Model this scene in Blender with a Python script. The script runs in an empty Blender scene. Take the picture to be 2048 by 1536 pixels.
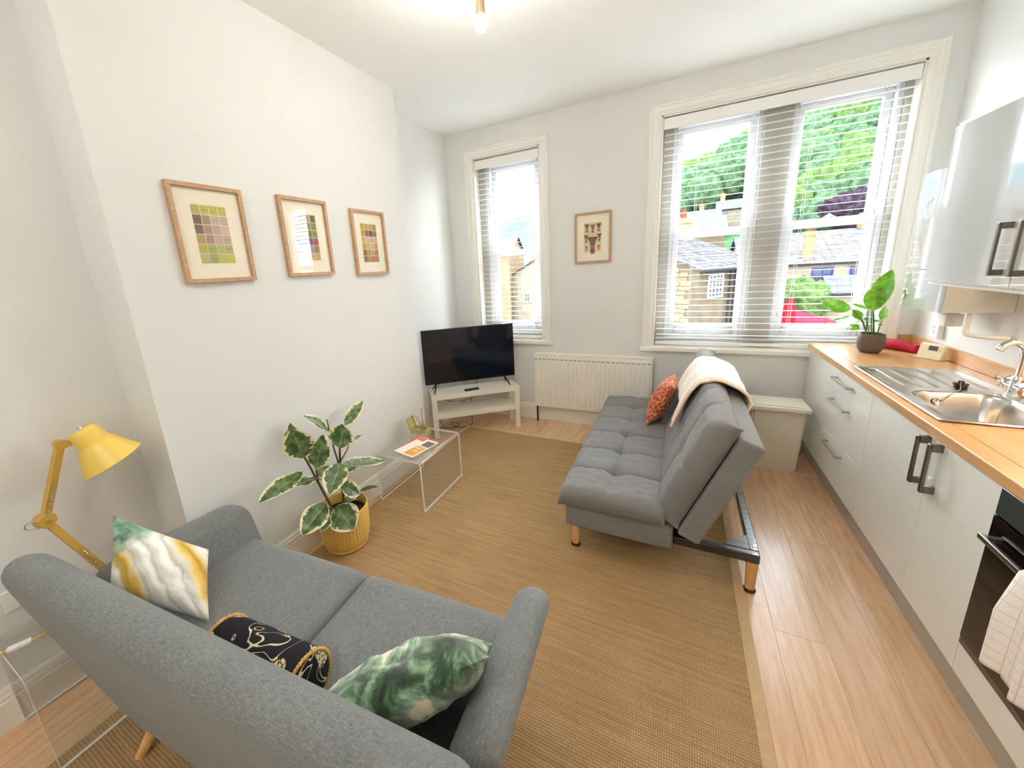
import bpy, bmesh, math, random
from mathutils import Vector, Matrix, noise as mnoise
random.seed(7)
D = bpy.data
SC = bpy.context.scene
COL = SC.collection
PI = math.pi

# ------------------------------------------------------------------ camera, sky, exposure
cam_d = D.cameras.new('camera'); cam = D.objects.new('camera', cam_d); COL.objects.link(cam)
cam_d.sensor_fit = 'HORIZONTAL'; cam_d.sensor_width = 36.0; cam_d.lens = 768.94 / 2048 * 36.0
cam_d.shift_x = 80.3 / 2048; cam_d.shift_y = -44.8 / 2048
cam_d.clip_start = 0.02; cam_d.clip_end = 1000
_R = ((0.8834327, 0.4641959, -0.0637870), (-0.0527645, 0.2338264, 0.9708456), (-0.4655776, 0.8543111, -0.2310630))
cam.matrix_world = Matrix(((_R[0][0], _R[1][0], -_R[2][0], 2.22042), (_R[0][1], _R[1][1], -_R[2][1], -3.80361),
                           (_R[0][2], _R[1][2], -_R[2][2], 1.62299), (0, 0, 0, 1)))
SC.camera = cam

SKY = 8.3
BULB = 58.0
BULB_FILL = 80.0
UNDERCAB = 9.0
world = D.worlds.new('sky'); SC.world = world; world.use_nodes = True
nt = world.node_tree; nt.nodes.clear()
wo = nt.nodes.new('ShaderNodeOutputWorld'); bg = nt.nodes.new('ShaderNodeBackground')
tc = nt.nodes.new('ShaderNodeTexCoord'); sx = nt.nodes.new('ShaderNodeSeparateXYZ'); rp = nt.nodes.new('ShaderNodeValToRGB')
rp.color_ramp.elements[0].position = 0.0; rp.color_ramp.elements[0].color = (0.95, 0.975, 1.0, 1)
rp.color_ramp.elements[1].position = 1.0; rp.color_ramp.elements[1].color = (0.80, 0.90, 1.0, 1)
nt.links.new(tc.outputs['Generated'], sx.inputs[0]); nt.links.new(sx.outputs['Z'], rp.inputs[0])
nt.links.new(rp.outputs[0], bg.inputs[0]); bg.inputs[1].default_value = SKY; nt.links.new(bg.outputs[0], wo.inputs[0])

def portal(x0, x1, z0, z1, y):
    l = D.lights.new('window_daylight', 'AREA'); l.shape = 'RECTANGLE'; l.size = x1 - x0; l.size_y = z1 - z0
    l.cycles.is_portal = True
    o = D.objects.new('window_daylight', l); COL.objects.link(o)
    o.location = ((x0 + x1) / 2, y, (z0 + z1) / 2); o.rotation_euler = (-PI / 2, 0, 0)
portal(0.30, 1.02, 0.86, 2.72, 0.40); portal(2.02, 3.53, 0.86, 2.72, 0.40)

vs = SC.view_settings
vs.view_transform = 'Standard'; vs.look = 'None'; vs.exposure = 1.83; vs.gamma = 1.0; vs.use_curve_mapping = False
SC.display_settings.display_device = 'sRGB'
cy = SC.cycles
cy.max_bounces = 14; cy.diffuse_bounces = 8; cy.glossy_bounces = 5; cy.transmission_bounces = 6; cy.transparent_max_bounces = 24
cy.caustics_reflective = False; cy.caustics_refractive = False; cy.sample_clamp_indirect = 6.0
try:
    cy.use_denoising = True
except Exception:
    pass

# ------------------------------------------------------------------ helpers: colour and materials
def lin(c):
    return tuple(((v / 255) / 12.92 if v / 255 <= 0.04045 else ((v / 255 + 0.055) / 1.055) ** 2.4) for v in c[:3]) + (1.0,)

class NT:
    def __init__(s, name):
        s.m = D.materials.new(name); s.m.use_nodes = True; s.t = s.m.node_tree; s.t.nodes.clear()
        s.out = s.n('ShaderNodeOutputMaterial')
    def n(s, t, **k):
        nd = s.t.nodes.new(t)
        for a, b in k.items(): setattr(nd, a, b)
        return nd
    def l(s, a, b): s.t.links.new(a, b)
    def coord(s, kind='Object', scale=(1, 1, 1), rot=(0, 0, 0), rand=False):
        tcn = s.n('ShaderNodeTexCoord'); mp = s.n('ShaderNodeMapping')
        mp.inputs['Scale'].default_value = scale; mp.inputs['Rotation'].default_value = rot
        if rand:
            oi = s.n('ShaderNodeObjectInfo'); mu = s.n('ShaderNodeMath', operation='MULTIPLY'); mu.inputs[1].default_value = 37.0
            s.l(oi.outputs['Random'], mu.inputs[0]); ad = s.n('ShaderNodeVectorMath', operation='ADD')
            s.l(tcn.outputs[kind], ad.inputs[0]); s.l(mu.outputs[0], ad.inputs[1]); s.l(ad.outputs[0], mp.inputs[0])
        else:
            s.l(tcn.outputs[kind], mp.inputs[0])
        return mp.outputs[0]
    def noise(s, vec, scale, detail=3, rough=0.5, out='Fac', dist=0.0):
        nd = s.n('ShaderNodeTexNoise'); nd.inputs['Scale'].default_value = scale; nd.inputs['Detail'].default_value = detail
        nd.inputs['Roughness'].default_value = rough; nd.inputs['Distortion'].default_value = dist
        if vec is not None: s.l(vec, nd.inputs['Vector'])
        return nd.outputs[out]
    def ramp(s, fac, stops, interp='LINEAR'):
        r = s.n('ShaderNodeValToRGB'); cr = r.color_ramp; cr.interpolation = interp
        while len(cr.elements) < len(stops): cr.elements.new(0.5)
        for e, (p, c) in zip(cr.elements, stops):
            e.position = p; e.color = c if len(c) == 4 else lin(c)
        s.l(fac, r.inputs[0]); return r.outputs[0]
    def mix(s, fac, a, b, blend='MIX'):
        m = s.n('ShaderNodeMix', data_type='RGBA', blend_type=blend)
        for v, i in ((fac, 0), (a, 6), (b, 7)):
            if hasattr(v, 'is_linked') or hasattr(v, 'links'): s.l(v, m.inputs[i])
            else: m.inputs[i].default_value = v
        return m.outputs[2]
    def math(s, op, a, b=0.0, c=None):
        m = s.n('ShaderNodeMath', operation=op)
        for i, v in enumerate((a, b, c)):
            if v is None: continue
            if hasattr(v, 'links'): s.l(v, m.inputs[i])
            else: m.inputs[i].default_value = v
        return m.outputs[0]
    def bump(s, h, strength=0.3, dist=0.01):
        b = s.n('ShaderNodeBump'); b.inputs['Strength'].default_value = strength; b.inputs['Distance'].default_value = dist
        s.l(h, b.inputs['Height']); return b.outputs[0]
    def bsdf(s, color, rough=0.5, metal=0.0, normal=None, spec=0.5, coat=0.0, emis=None, es=0.0, sheen=0.0, coat_rough=0.03, sub=0.0):
        b = s.n('ShaderNodeBsdfPrincipled')
        if hasattr(color, 'links'): s.l(color, b.inputs['Base Color'])
        else: b.inputs['Base Color'].default_value = color
        if hasattr(rough, 'links'): s.l(rough, b.inputs['Roughness'])
        else: b.inputs['Roughness'].default_value = rough
        b.inputs['Metallic'].default_value = metal; b.inputs['Specular IOR Level'].default_value = spec
        b.inputs['Coat Weight'].default_value = coat; b.inputs['Coat Roughness'].default_value = coat_rough
        b.inputs['Sheen Weight'].default_value = sheen
        if normal is not None: s.l(normal, b.inputs['Normal'])
        if emis is not None:
            b.inputs['Emission Color'].default_value = emis; b.inputs['Emission Strength'].default_value = es
        s.l(b.outputs[0], s.out.inputs[0]); return b

def plain(name, rgb, rough=0.5, metal=0.0, var=0.04, scale=8.0, bump=0.0, bscale=200.0, spec=0.5, coat=0.0, sheen=0.0, rand=0.0):
    t = NT(name); v = t.coord()
    f = t.noise(v, scale, 4)
    c = lin(rgb); lo = tuple(x * (1 - var) for x in c[:3]) + (1,); hi = tuple(min(1, x * (1 + var)) for x in c[:3]) + (1,)
    col = t.ramp(f, [(0.3, lo), (0.7, hi)])
    if rand:
        oi = t.n('ShaderNodeObjectInfo')
        k = t.math('MULTIPLY_ADD', oi.outputs['Random'], rand * 2, 1 - rand)
        cmb = t.n('ShaderNodeCombineXYZ'); [t.l(k, cmb.inputs[i]) for i in range(3)]
        col = t.mix(1.0, col, cmb.outputs[0], 'MULTIPLY')
    nrm = t.bump(t.noise(v, bscale, 3), bump, 0.004) if bump else None
    t.bsdf(col, rough, metal, nrm, spec, coat, sheen=sheen)
    return t.m

def fabric(name, rgb, rgb2, sc=420.0, bump=0.35, var=0.15, sheen=0.15, rough=0.95):
    t = NT(name); v = t.coord()
    w1 = t.noise(t.coord(scale=(sc * 0.10, sc, sc)), 1.0, 2); w2 = t.noise(t.coord(scale=(sc, sc * 0.10, sc * 0.35)), 1.0, 2)
    w = t.math('MULTIPLY_ADD', w1, 0.5, t.math('MULTIPLY', w2, 0.5))
    col = t.ramp(w, [(0.33, lin(rgb)), (0.67, lin(rgb2))])
    big = t.noise(v, 5.0, 4)
    k = t.ramp(big, [(0.3, (1 - var, 1 - var, 1 - var, 1)), (0.7, (1, 1, 1, 1))])
    col = t.mix(1.0, col, k, 'MULTIPLY')
    t.bsdf(col, rough, 0, t.bump(w, bump, 0.002), 0.2, sheen=sheen)
    return t.m

def wood(name, rgb, rgb2, scale=(25, 2, 25), rough=0.4, rand=False, randv=0.12, bump=0.05, coat=0.0, spec=0.5):
    t = NT(name); v = t.coord(scale=scale, rand=rand)
    g = t.noise(v, 1.0, 6, 0.6, dist=0.6)
    col = t.ramp(g, [(0.3, lin(rgb)), (0.7, lin(rgb2))])
    if rand:
        oi = t.n('ShaderNodeObjectInfo'); k = t.math('MULTIPLY_ADD', oi.outputs['Random'], randv * 2, 1 - randv)
        cmb = t.n('ShaderNodeCombineXYZ'); [t.l(k, cmb.inputs[i]) for i in range(3)]
        col = t.mix(1.0, col, cmb.outputs[0], 'MULTIPLY')
    t.bsdf(col, rough, 0, t.bump(g, bump, 0.002), spec, coat)
    return t.m

def glassy(name, tint=(1, 1, 1, 1), ior=1.45, rough=0.0, haze=0.0, hazecol=(1, 1, 1, 1)):
    t = NT(name); tr = t.n('ShaderNodeBsdfTransparent'); tr.inputs[0].default_value = tint
    gl = t.n('ShaderNodeBsdfGlossy'); gl.inputs['Roughness'].default_value = rough
    fr = t.n('ShaderNodeFresnel'); fr.inputs[0].default_value = ior
    ge = t.n('ShaderNodeNewGeometry'); ff = t.math('MULTIPLY', fr.outputs[0], t.math('SUBTRACT', 1.0, ge.outputs['Backfacing']))
    mx = t.n('ShaderNodeMixShader'); t.l(ff, mx.inputs[0]); t.l(tr.outputs[0], mx.inputs[1]); t.l(gl.outputs[0], mx.inputs[2])
    last = mx.outputs[0]
    if haze:
        df = t.n('ShaderNodeBsdfDiffuse'); df.inputs[0].default_value = hazecol
        m2 = t.n('ShaderNodeMixShader'); m2.inputs[0].default_value = haze; t.l(last, m2.inputs[1]); t.l(df.outputs[0], m2.inputs[2]); last = m2.outputs[0]
    t.l(last, t.out.inputs[0]); return t.m

def emit(name, rgb, s):
    t = NT(name); e = t.n('ShaderNodeEmission'); e.inputs[0].default_value = rgb; e.inputs[1].default_value = s
    t.l(e.outputs[0], t.out.inputs[0]); return t.m

def vcol(name, rough=0.6, coat=0.0, spec=0.4):
    t = NT(name); a = t.n('ShaderNodeVertexColor'); a.layer_name = 'Col'
    g = t.noise(t.coord(), 60.0, 3); k = t.ramp(g, [(0.3, (0.93, 0.93, 0.93, 1)), (0.7, (1, 1, 1, 1))])
    t.bsdf(t.mix(1.0, a.outputs[0], k, 'MULTIPLY'), rough, spec=spec, coat=coat); return t.m

M = {}
M['wall'] = plain('wall_paint', (229, 230, 228), 0.85, var=0.012, scale=1.5, bump=0.05, bscale=260, spec=0.2)
M['ceiling'] = plain('ceiling_paint', (243, 245, 243), 0.9, var=0.01, scale=1.0, bump=0.03, bscale=200, spec=0.1)
M['trim'] = plain('white_gloss_paint', (240, 238, 231), 0.35, var=0.01)
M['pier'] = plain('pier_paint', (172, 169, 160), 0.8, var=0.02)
M['upvc'] = plain('white_window_frame', (205, 206, 208), 0.3, var=0.01)
M['blind'] = plain('white_blind', (244, 244, 242), 0.45, var=0.01)
M['cord'] = plain('white_cord', (235, 235, 230), 0.8, var=0.02)
M['floor'] = wood('oak_plank', (212, 168, 128), (234, 200, 164), (40, 3, 40), 0.25, rand=True, randv=0.07, bump=0.04, spec=0.6)
M['floor_base'] = plain('floor_underlay', (120, 84, 54), 0.8)
M['glass'] = glassy('window_glass')
M['pic_glass'] = glassy('picture_glass', ior=1.5)
M['acrylic'] = glassy('clear_acrylic', (0.96, 0.965, 0.96, 1), 1.49, 0.02, 0.03)
M['acrylic_edge'] = plain('polished_edge_glow', (250, 250, 250), 0.2, var=0.0, spec=0.8)  # white colour stands in for light piped out through the sheet edges
M['grey_sofa'] = fabric('grey_linen_weave', (100, 104, 104), (144, 147, 146), 620, 0.35, 0.08)
M['futon'] = fabric('slate_linen_weave', (112, 112, 113), (150, 149, 148), 700, 0.3, 0.08)
M['leg_wood'] = wood('beech_leg', (208, 158, 96), (232, 188, 128), (30, 30, 4), 0.4)
M['black_steel'] = plain('black_steel', (26, 24, 26), 0.25, 0.0, var=0.05, spec=0.7, coat=0.6)
M['rubber'] = plain('brown_rubber_cap', (62, 30, 16), 0.5)
M['white_lam'] = plain('white_laminate', (238, 234, 222), 0.3, var=0.01)
M['tv_black'] = plain('black_plastic', (14, 14, 16), 0.35, var=0.03)
M['screen'] = plain('dark_screen', (6, 16, 32), 0.08, var=0.02, spec=0.6)
M['rad'] = plain('radiator_enamel', (243, 240, 230), 0.3, var=0.01)
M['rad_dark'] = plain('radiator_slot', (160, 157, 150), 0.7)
M['pipe_dark'] = plain('aged_copper_pipe', (62, 40, 28), 0.4, 0.6)
M['frame_oak'] = wood('oak_moulding', (176, 138, 102), (204, 166, 128), (60, 60, 60), 0.5)
M['mount'] = plain('cream_mount_board', (247, 240, 219), 0.8, var=0.01)
M['print'] = vcol('printed_paper', 0.7)
M['cab'] = plain('gloss_grey_white_door', (232, 234, 229), 0.10, var=0.006, spec=0.5)
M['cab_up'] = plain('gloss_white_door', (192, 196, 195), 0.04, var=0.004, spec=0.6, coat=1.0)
M['cab_body'] = plain('white_carcass', (226, 228, 224), 0.25, var=0.01)
M['plinth'] = plain('grey_plinth', (178, 172, 160), 0.4, var=0.02)
M['worktop'] = wood('oak_worktop', (190, 143, 92), (214, 170, 118), (18, 2.2, 18), 0.28, bump=0.02, spec=0.5)
M['handle'] = plain('brushed_nickel', (128, 122, 116), 0.30, 0.9, var=0.04, scale=60)
M['handle_light'] = plain('satin_chrome_handle', (190, 190, 190), 0.22, 1.0, var=0.03, scale=60)
M['steel'] = plain('stainless_steel', (196, 193, 188), 0.20, 1.0, var=0.04, scale=40)
M['chrome'] = plain('chrome', (228, 226, 226), 0.05, 1.0, var=0.01)
M['oven_glass'] = plain('black_oven_glass', (10, 8, 8), 0.06, var=0.02, spec=0.6)
M['oven_panel'] = plain('oven_control_panel', (58, 66, 66), 0.15, var=0.03)
M['oven_trim'] = plain('oven_trim', (104, 88, 80), 0.4, 0.3)
M['white_plastic'] = plain('white_plastic', (240, 240, 236), 0.35, var=0.01)
M['cream_plastic'] = plain('cream_plastic', (240, 234, 212), 0.4, var=0.01)
M['lcd'] = plain('lcd_window', (84, 92, 96), 0.2)
M['red_fabric'] = plain('red_cloth', (196, 30, 62), 0.8, var=0.12, scale=14, bump=0.3, bscale=90)
M['bin'] = plain('pale_beige_metal', (224, 218, 202), 0.5, var=0.015)
M['ochre'] = plain('ochre_pot_glaze', (236, 196, 108), 0.45, var=0.03)
M['soil'] = plain('potting_soil', (36, 24, 16), 1.0, var=0.5, scale=40, bump=0.8, bscale=60)
M['stem'] = plain('rubber_plant_stem', (98, 72, 50), 0.7, var=0.15, scale=30)
M['green_stem'] = plain('green_stalk', (72, 116, 44), 0.5, var=0.15, scale=30)
M['clay'] = plain('grey_brown_ceramic', (98, 86, 78), 0.55, var=0.10, scale=60)
M['yellow'] = plain('mustard_enamel', (240, 204, 96), 0.35, var=0.02)
M['yellow_dark'] = plain('mustard_enamel_arm', (200, 160, 70), 0.4, var=0.04)
M['cable_y'] = plain('yellow_flex', (214, 176, 84), 0.6)
M['cable_b'] = plain('black_flex', (40, 34, 30), 0.6)
M['plug_grey'] = plain('grey_plug', (150, 148, 144), 0.5)
M['rope'] = plain('gold_rope', (206, 164, 92), 0.8, var=0.25, scale=120, bump=0.6, bscale=160)
M['blanket'] = fabric('cream_fleece', (238, 226, 208), (250, 242, 228), 160, 0.3, 0.03, 0.3)
M['blanket_hem'] = fabric('peach_hem', (240, 212, 184), (248, 226, 202), 160, 0.3, 0.03, 0.3)
M['bulb'] = emit('lit_bulb', (1.0, 0.94, 0.86, 1), BULB)
M['bulb_fill'] = emit('added_fill_bulb', (1.0, 0.96, 0.92, 1), BULB_FILL)
M['ledstrip'] = emit('warm_led', (1.0, 0.72, 0.42, 1), UNDERCAB)
M['bronze'] = plain('brass_lampholder', (150, 132, 104), 0.35, 0.7)
M['kraft'] = plain('green_gold_card', (186, 178, 112), 0.6, var=0.08, scale=30)
M['reed'] = plain('reed_stick', (206, 128, 82), 0.7)
M['bottle'] = glassy('bottle_glass', (0.94, 0.93, 0.90, 1), 1.5, 0.02, 0.12)

def tie_dye(name, base, c1, c2, c3, sc, rot, thr=(0.42, 0.52, 0.62, 0.7)):
    t = NT(name); v = t.coord('Object', (sc, sc * 0.35, sc), rot)
    n = t.noise(v, 1.0, 5, 0.6, dist=0.8); big = t.noise(t.coord('Object', (3.2, 3.2, 3.2)), 1.0, 2)
    f = t.math('ADD', t.math('MULTIPLY', n, 0.55), t.math('MULTIPLY', big, 0.5))
    col = t.ramp(f, [(thr[0], lin(c1)), (thr[1], lin(c2)), (thr[2], lin(base)), (thr[3], lin(c3))])
    t.bsdf(col, 0.75, 0, t.bump(t.noise(v, 2.0, 3), 0.35, 0.01), 0.3, sheen=0.4); return t.m

def shell_dye():
    t = NT('shell_tie_dye'); tcn = t.n('ShaderNodeTexCoord'); sp = t.n('ShaderNodeSeparateXYZ'); t.l(tcn.outputs['Object'], sp.inputs[0])
    nz = t.noise(t.coord('Object', (7, 7, 7)), 1.0, 4, dist=0.4)
    # wavy pleats across the cushion
    ph = t.math('ADD', t.math('MULTIPLY', sp.outputs['Y'], 15.0), t.math('ADD', t.math('MULTIPLY', sp.outputs['X'], 9.0), t.math('MULTIPLY', nz, 1.2)))
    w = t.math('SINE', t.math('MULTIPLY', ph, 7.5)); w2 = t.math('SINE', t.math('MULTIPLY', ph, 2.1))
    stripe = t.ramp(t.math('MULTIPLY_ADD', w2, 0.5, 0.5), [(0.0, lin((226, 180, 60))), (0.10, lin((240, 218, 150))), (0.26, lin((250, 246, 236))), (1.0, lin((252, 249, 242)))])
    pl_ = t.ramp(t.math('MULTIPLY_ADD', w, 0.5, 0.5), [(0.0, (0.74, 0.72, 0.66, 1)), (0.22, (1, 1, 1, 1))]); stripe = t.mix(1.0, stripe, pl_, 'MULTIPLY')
    # sea green patch toward the upper corner
    g = t.math('ADD', t.math('MULTIPLY', sp.outputs['X'], -2.4), t.math('ADD', t.math('MULTIPLY', sp.outputs['Y'], 1.2), nz))
    gm = t.ramp(g, [(0.80, (0, 0, 0, 1)), (0.98, (1, 1, 1, 1))])
    gcol = t.ramp(t.noise(t.coord('Object', (12, 30, 12)), 1.0, 4), [(0.35, lin((62, 96, 76))), (0.6, lin((148, 196, 172)))])
    col = t.mix(gm, stripe, gcol)
    g2 = t.math('ADD', t.math('MULTIPLY', sp.outputs['X'], 2.6), t.math('ADD', t.math('MULTIPLY', sp.outputs['Y'], -2.6), nz))
    gm2 = t.ramp(g2, [(1.10, (0, 0, 0, 1)), (1.22, (1, 1, 1, 1))])
    col = t.mix(gm2, col, lin((120, 176, 158)))
    t.bsdf(col, 0.7, 0, t.bump(w, 0.5, 0.006), 0.3, sheen=0.3); return t.m
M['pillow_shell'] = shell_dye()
M['pillow_green'] = tie_dye('forest_tie_dye', (140, 172, 140), (22, 42, 28), (58, 88, 58), (240, 228, 202), 13, (0, 0, 0.5), (0.42, 0.49, 0.55, 0.61))
M['pillow_back'] = plain('mustard_stripe_backing', (206, 160, 62), 0.8, var=0.25, scale=22)
def rust():
    t = NT('rust_botanical'); v = t.coord('Object', (34, 34, 34))
    vo = t.n('ShaderNodeTexVoronoi', feature='DISTANCE_TO_EDGE'); t.l(v, vo.inputs['Vector']); vo.inputs['Scale'].default_value = 1.0
    n = t.noise(v, 1.6, 4, dist=1.5)
    f = t.math('ADD', vo.outputs['Distance'], t.math('MULTIPLY', n, 0.5))
    col = t.ramp(f, [(0.22, lin((236, 178, 142))), (0.34, lin((206, 110, 72))), (0.46, lin((176, 66, 36)))])
    t.bsdf(col, 0.9, 0, None, 0.2, sheen=0.2); return t.m
M['pillow_rust'] = rust()
def doodle():
    t = NT('black_embroidery'); v = t.coord('Object', (10.5, 10.5, 10.5))
    a = t.noise(v, 1.0, 1.0, 0.4, dist=1.4)
    line = t.math('ABSOLUTE', t.math('SUBTRACT', a, 0.5))
    m1 = t.ramp(line, [(0.011, (1, 1, 1, 1)), (0.017, (0, 0, 0, 1))])
    b = t.noise(t.coord('Object', (13, 13, 13)), 1.0, 0.0)
    m2 = t.ramp(b, [(0.65, (0, 0, 0, 1)), (0.66, (1, 1, 1, 1))])
    br = t.n('ShaderNodeTexVoronoi', feature='DISTANCE_TO_EDGE'); t.l(t.coord('Object', (75, 75, 75)), br.inputs['Vector']); br.inputs['Scale'].default_value = 1.0
    m3 = t.ramp(br.outputs['Distance'], [(0.06, (0, 0, 0, 1)), (0.12, (1, 1, 1, 1))])
    mm = t.math('MAXIMUM', m1, t.math('MULTIPLY', m2, m3))
    col = t.mix(mm, lin((24, 23, 30)), lin((214, 200, 158)))
    t.bsdf(col, 0.8, 0, t.bump(mm, 0.4, 0.003), 0.3); return t.m
M['bolster'] = doodle()
def rug_mat():
    t = NT('sisal_weave'); v = t.coord('Object')
    wx = t.n('ShaderNodeTexWave', wave_type='BANDS', bands_direction='X'); wx.inputs['Scale'].default_value = 42; wx.inputs['Distortion'].default_value = 1.2; wx.inputs['Detail Scale'].default_value = 3; t.l(v, wx.inputs[0])
    wy = t.n('ShaderNodeTexWave', wave_type='BANDS', bands_direction='Y'); wy.inputs['Scale'].default_value = 30; wy.inputs['Distortion'].default_value = 1.5; t.l(v, wy.inputs[0])
    w = t.math('MULTIPLY', wx.outputs['Fac'], wy.outputs['Fac'])
    n = t.noise(t.coord('Object', (3, 60, 3)), 1.0, 4)
    f = t.math('ADD', t.math('MULTIPLY', w, 0.6), t.math('MULTIPLY', n, 0.5))
    col = t.ramp(f, [(0.20, lin((158, 126, 86))), (0.50, lin((192, 158, 114))), (0.75, lin((216, 186, 144)))])
    k = t.ramp(t.noise(v, 2.2, 4), [(0.3, (0.88, 0.86, 0.84, 1)), (0.7, (1, 1, 1, 1))])
    sp = t.ramp(t.noise(v, 55.0, 2), [(0.70, (1, 1, 1, 1)), (0.78, (1.35, 1.35, 1.35, 1))])
    col = t.mix(1.0, t.mix(1.0, col, k, 'MULTIPLY'), sp, 'MULTIPLY')
    t.bsdf(col, 0.95, 0, t.bump(w, 0.5, 0.004), 0.15); return t.m
M['rug'] = rug_mat()
M['rug_border'] = fabric('tan_cotton_binding', (206, 172, 128), (222, 192, 150), 300, 0.3, 0.10)
def leaf_mat(name, green, green2, cream, amount, rough=0.3):
    t = NT(name); a = t.n('ShaderNodeAttribute'); a.attribute_name = 'edge'
    n = t.noise(t.coord('Object', (46, 46, 46), rand=True), 1.0, 3, 0.6)
    f = t.math('ADD', a.outputs['Fac'], t.math('MULTIPLY', t.math('SUBTRACT', n, 0.5), 0.9))
    g = t.ramp(t.noise(t.coord('Object', (26, 26, 26), rand=True), 1.0, 3), [(0.4, lin(green)), (0.65, lin(green2))])
    k = t.ramp(f, [(1 - amount - 0.03, (0, 0, 0, 1)), (1 - amount + 0.03, (1, 1, 1, 1))])
    col = t.mix(k, g, lin(cream))
    rib = t.ramp(a.outputs['Fac'], [(0.0, (1, 1, 1, 1)), (0.05, (0, 0, 0, 1))])
    col = t.mix(t.math('MULTIPLY', rib, 0.35), col, lin(cream))
    b = t.bsdf(col, rough, 0, None, 0.5)
    tl = t.n('ShaderNodeBsdfTranslucent'); t.l(col, tl.inputs[0]); mx = t.n('ShaderNodeMixShader'); mx.inputs[0].default_value = 0.22
    t.l(b.outputs[0], mx.inputs[1]); t.l(tl.outputs[0], mx.inputs[2]); t.l(mx.outputs[0], t.out.inputs[0]); return t.m
M['leaf_var'] = leaf_mat('variegated_leaf', (66, 94, 52), (128, 150, 98), (244, 238, 196), 0.36)
M['leaf_lily'] = leaf_mat('lily_leaf', (96, 160, 40), (142, 196, 68), (186, 212, 126), 0.02, 0.25)
def towel_mat():
    t = NT('checked_towel'); tcn = t.n('ShaderNodeTexCoord'); sp = t.n('ShaderNodeSeparateXYZ'); t.l(tcn.outputs['Object'], sp.inputs[0])
    def lines(ax, f): return t.math('LESS_THAN', t.math('FRACT', t.math('MULTIPLY', sp.outputs[ax], f)), 0.07)
    m = t.math('MAXIMUM', lines('Y', 32), lines('Z', 32))
    col = t.mix(t.math('MULTIPLY', m, 0.7), lin((252, 247, 243)), lin((226, 196, 186)))
    t.bsdf(col, 0.95, 0, t.bump(t.noise(t.coord('Object', (300, 300, 300)), 1.0, 2), 0.4, 0.003), 0.1, sheen=0.3); return t.m
M['towel'] = towel_mat()

# ------------------------------------------------------------------ helpers: geometry
def box(bm, x0, x1, y0, y1, z0, z1, bev=0.0, seg=2, mi=0, mat=None):
    vsx = [bm.verts.new((x, y, z)) for z in (z0, z1) for y in (y0, y1) for x in (x0, x1)]
    idx = ((0, 2, 3, 1), (4, 5, 7, 6), (0, 1, 5, 4), (2, 6, 7, 3), (0, 4, 6, 2), (1, 3, 7, 5))
    fs = [bm.faces.new([vsx[i] for i in q]) for q in idx]
    for f in fs: f.material_index = mi
    if mat is not None: bmesh.ops.transform(bm, matrix=mat, verts=vsx)
    if bev > 0:
        es = list({e for f in fs for e in f.edges})
        r = bmesh.ops.bevel(bm, geom=es, offset=bev, segments=seg, affect='EDGES', profile=0.5)
        for f in r['faces']: f.material_index = mi
    return bm
def loft(bm, rings, closed=True, caps=True, mi=0):
    rv = [[bm.verts.new(p) for p in r] for r in rings]
    n = len(rv[0])
    for a, b in zip(rv, rv[1:]):
        for i in range(n if closed else n - 1):
            j = (i + 1) % n
            f = bm.faces.new((a[i], a[j], b[j], b[i])); f.material_index = mi
    if caps and closed:
        bm.faces.new(list(reversed(rv[0]))).material_index = mi; bm.faces.new(rv[-1]).material_index = mi
    return rv
def tube(bm, pts, rad, seg=8, caps=True, mi=0):
    pts = [Vector(p) for p in pts]; rings = []
    up = None
    for i, p in enumerate(pts):
        d = (pts[min(i + 1, len(pts) - 1)] - pts[max(i - 1, 0)]).normalized()
        if up is None:
            up = Vector((0, 0, 1)) if abs(d.z) < 0.9 else Vector((1, 0, 0))
        a = d.cross(up)
        if a.length < 1e-5: a = d.cross(Vector((0, 1, 0)))
        a.normalize(); b = a.cross(d).normalized(); up = b
        r = rad[i] if isinstance(rad, (list, tuple)) else rad
        rings.append([p + (a * math.cos(2 * PI * k / seg) + b * math.sin(2 * PI * k / seg)) * r for k in range(seg)])
    loft(bm, rings, True, caps, mi)
def lathe(bm, prof, seg=32, c=(0, 0, 0), caps=True, mi=0, axis=None):
    rings = [[Vector((r * math.cos(2 * PI * k / seg), r * math.sin(2 * PI * k / seg), z)) for k in range(seg)] for r, z in prof]
    if axis is not None:
        q = Vector((0, 0, 1)).rotation_difference(Vector(axis)); rings = [[q @ v for v in r] for r in rings]
    rings = [[v + Vector(c) for v in r] for r in rings]
    loft(bm, rings, True, caps, mi)
def grid(bm, nu, nv, fn, mi=0, wrap=False):
    vv = [[bm.verts.new(fn(i / nu, j / nv)) for j in range(nv + 1)] for i in range(nu + 1)]
    for i in range(nu):
        for j in range(nv):
            bm.faces.new((vv[i][j], vv[i + 1][j], vv[i + 1][j + 1], vv[i][j + 1])).material_index = mi
    return vv
def smoothpath(pts, n=6):
    pts = [Vector(p) for p in pts]; out = []
    for i in range(len(pts) - 1):
        p0, p1, p2, p3 = pts[max(i - 1, 0)], pts[i], pts[i + 1], pts[min(i + 2, len(pts) - 1)]
        for k in range(n):
            t = k / n
            out.append(0.5 * ((2 * p1) + (p2 - p0) * t + (2 * p0 - 5 * p1 + 4 * p2 - p3) * t * t + (3 * p1 - p0 - 3 * p2 + p3) * t ** 3))
    out.append(pts[-1]); return out
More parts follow.
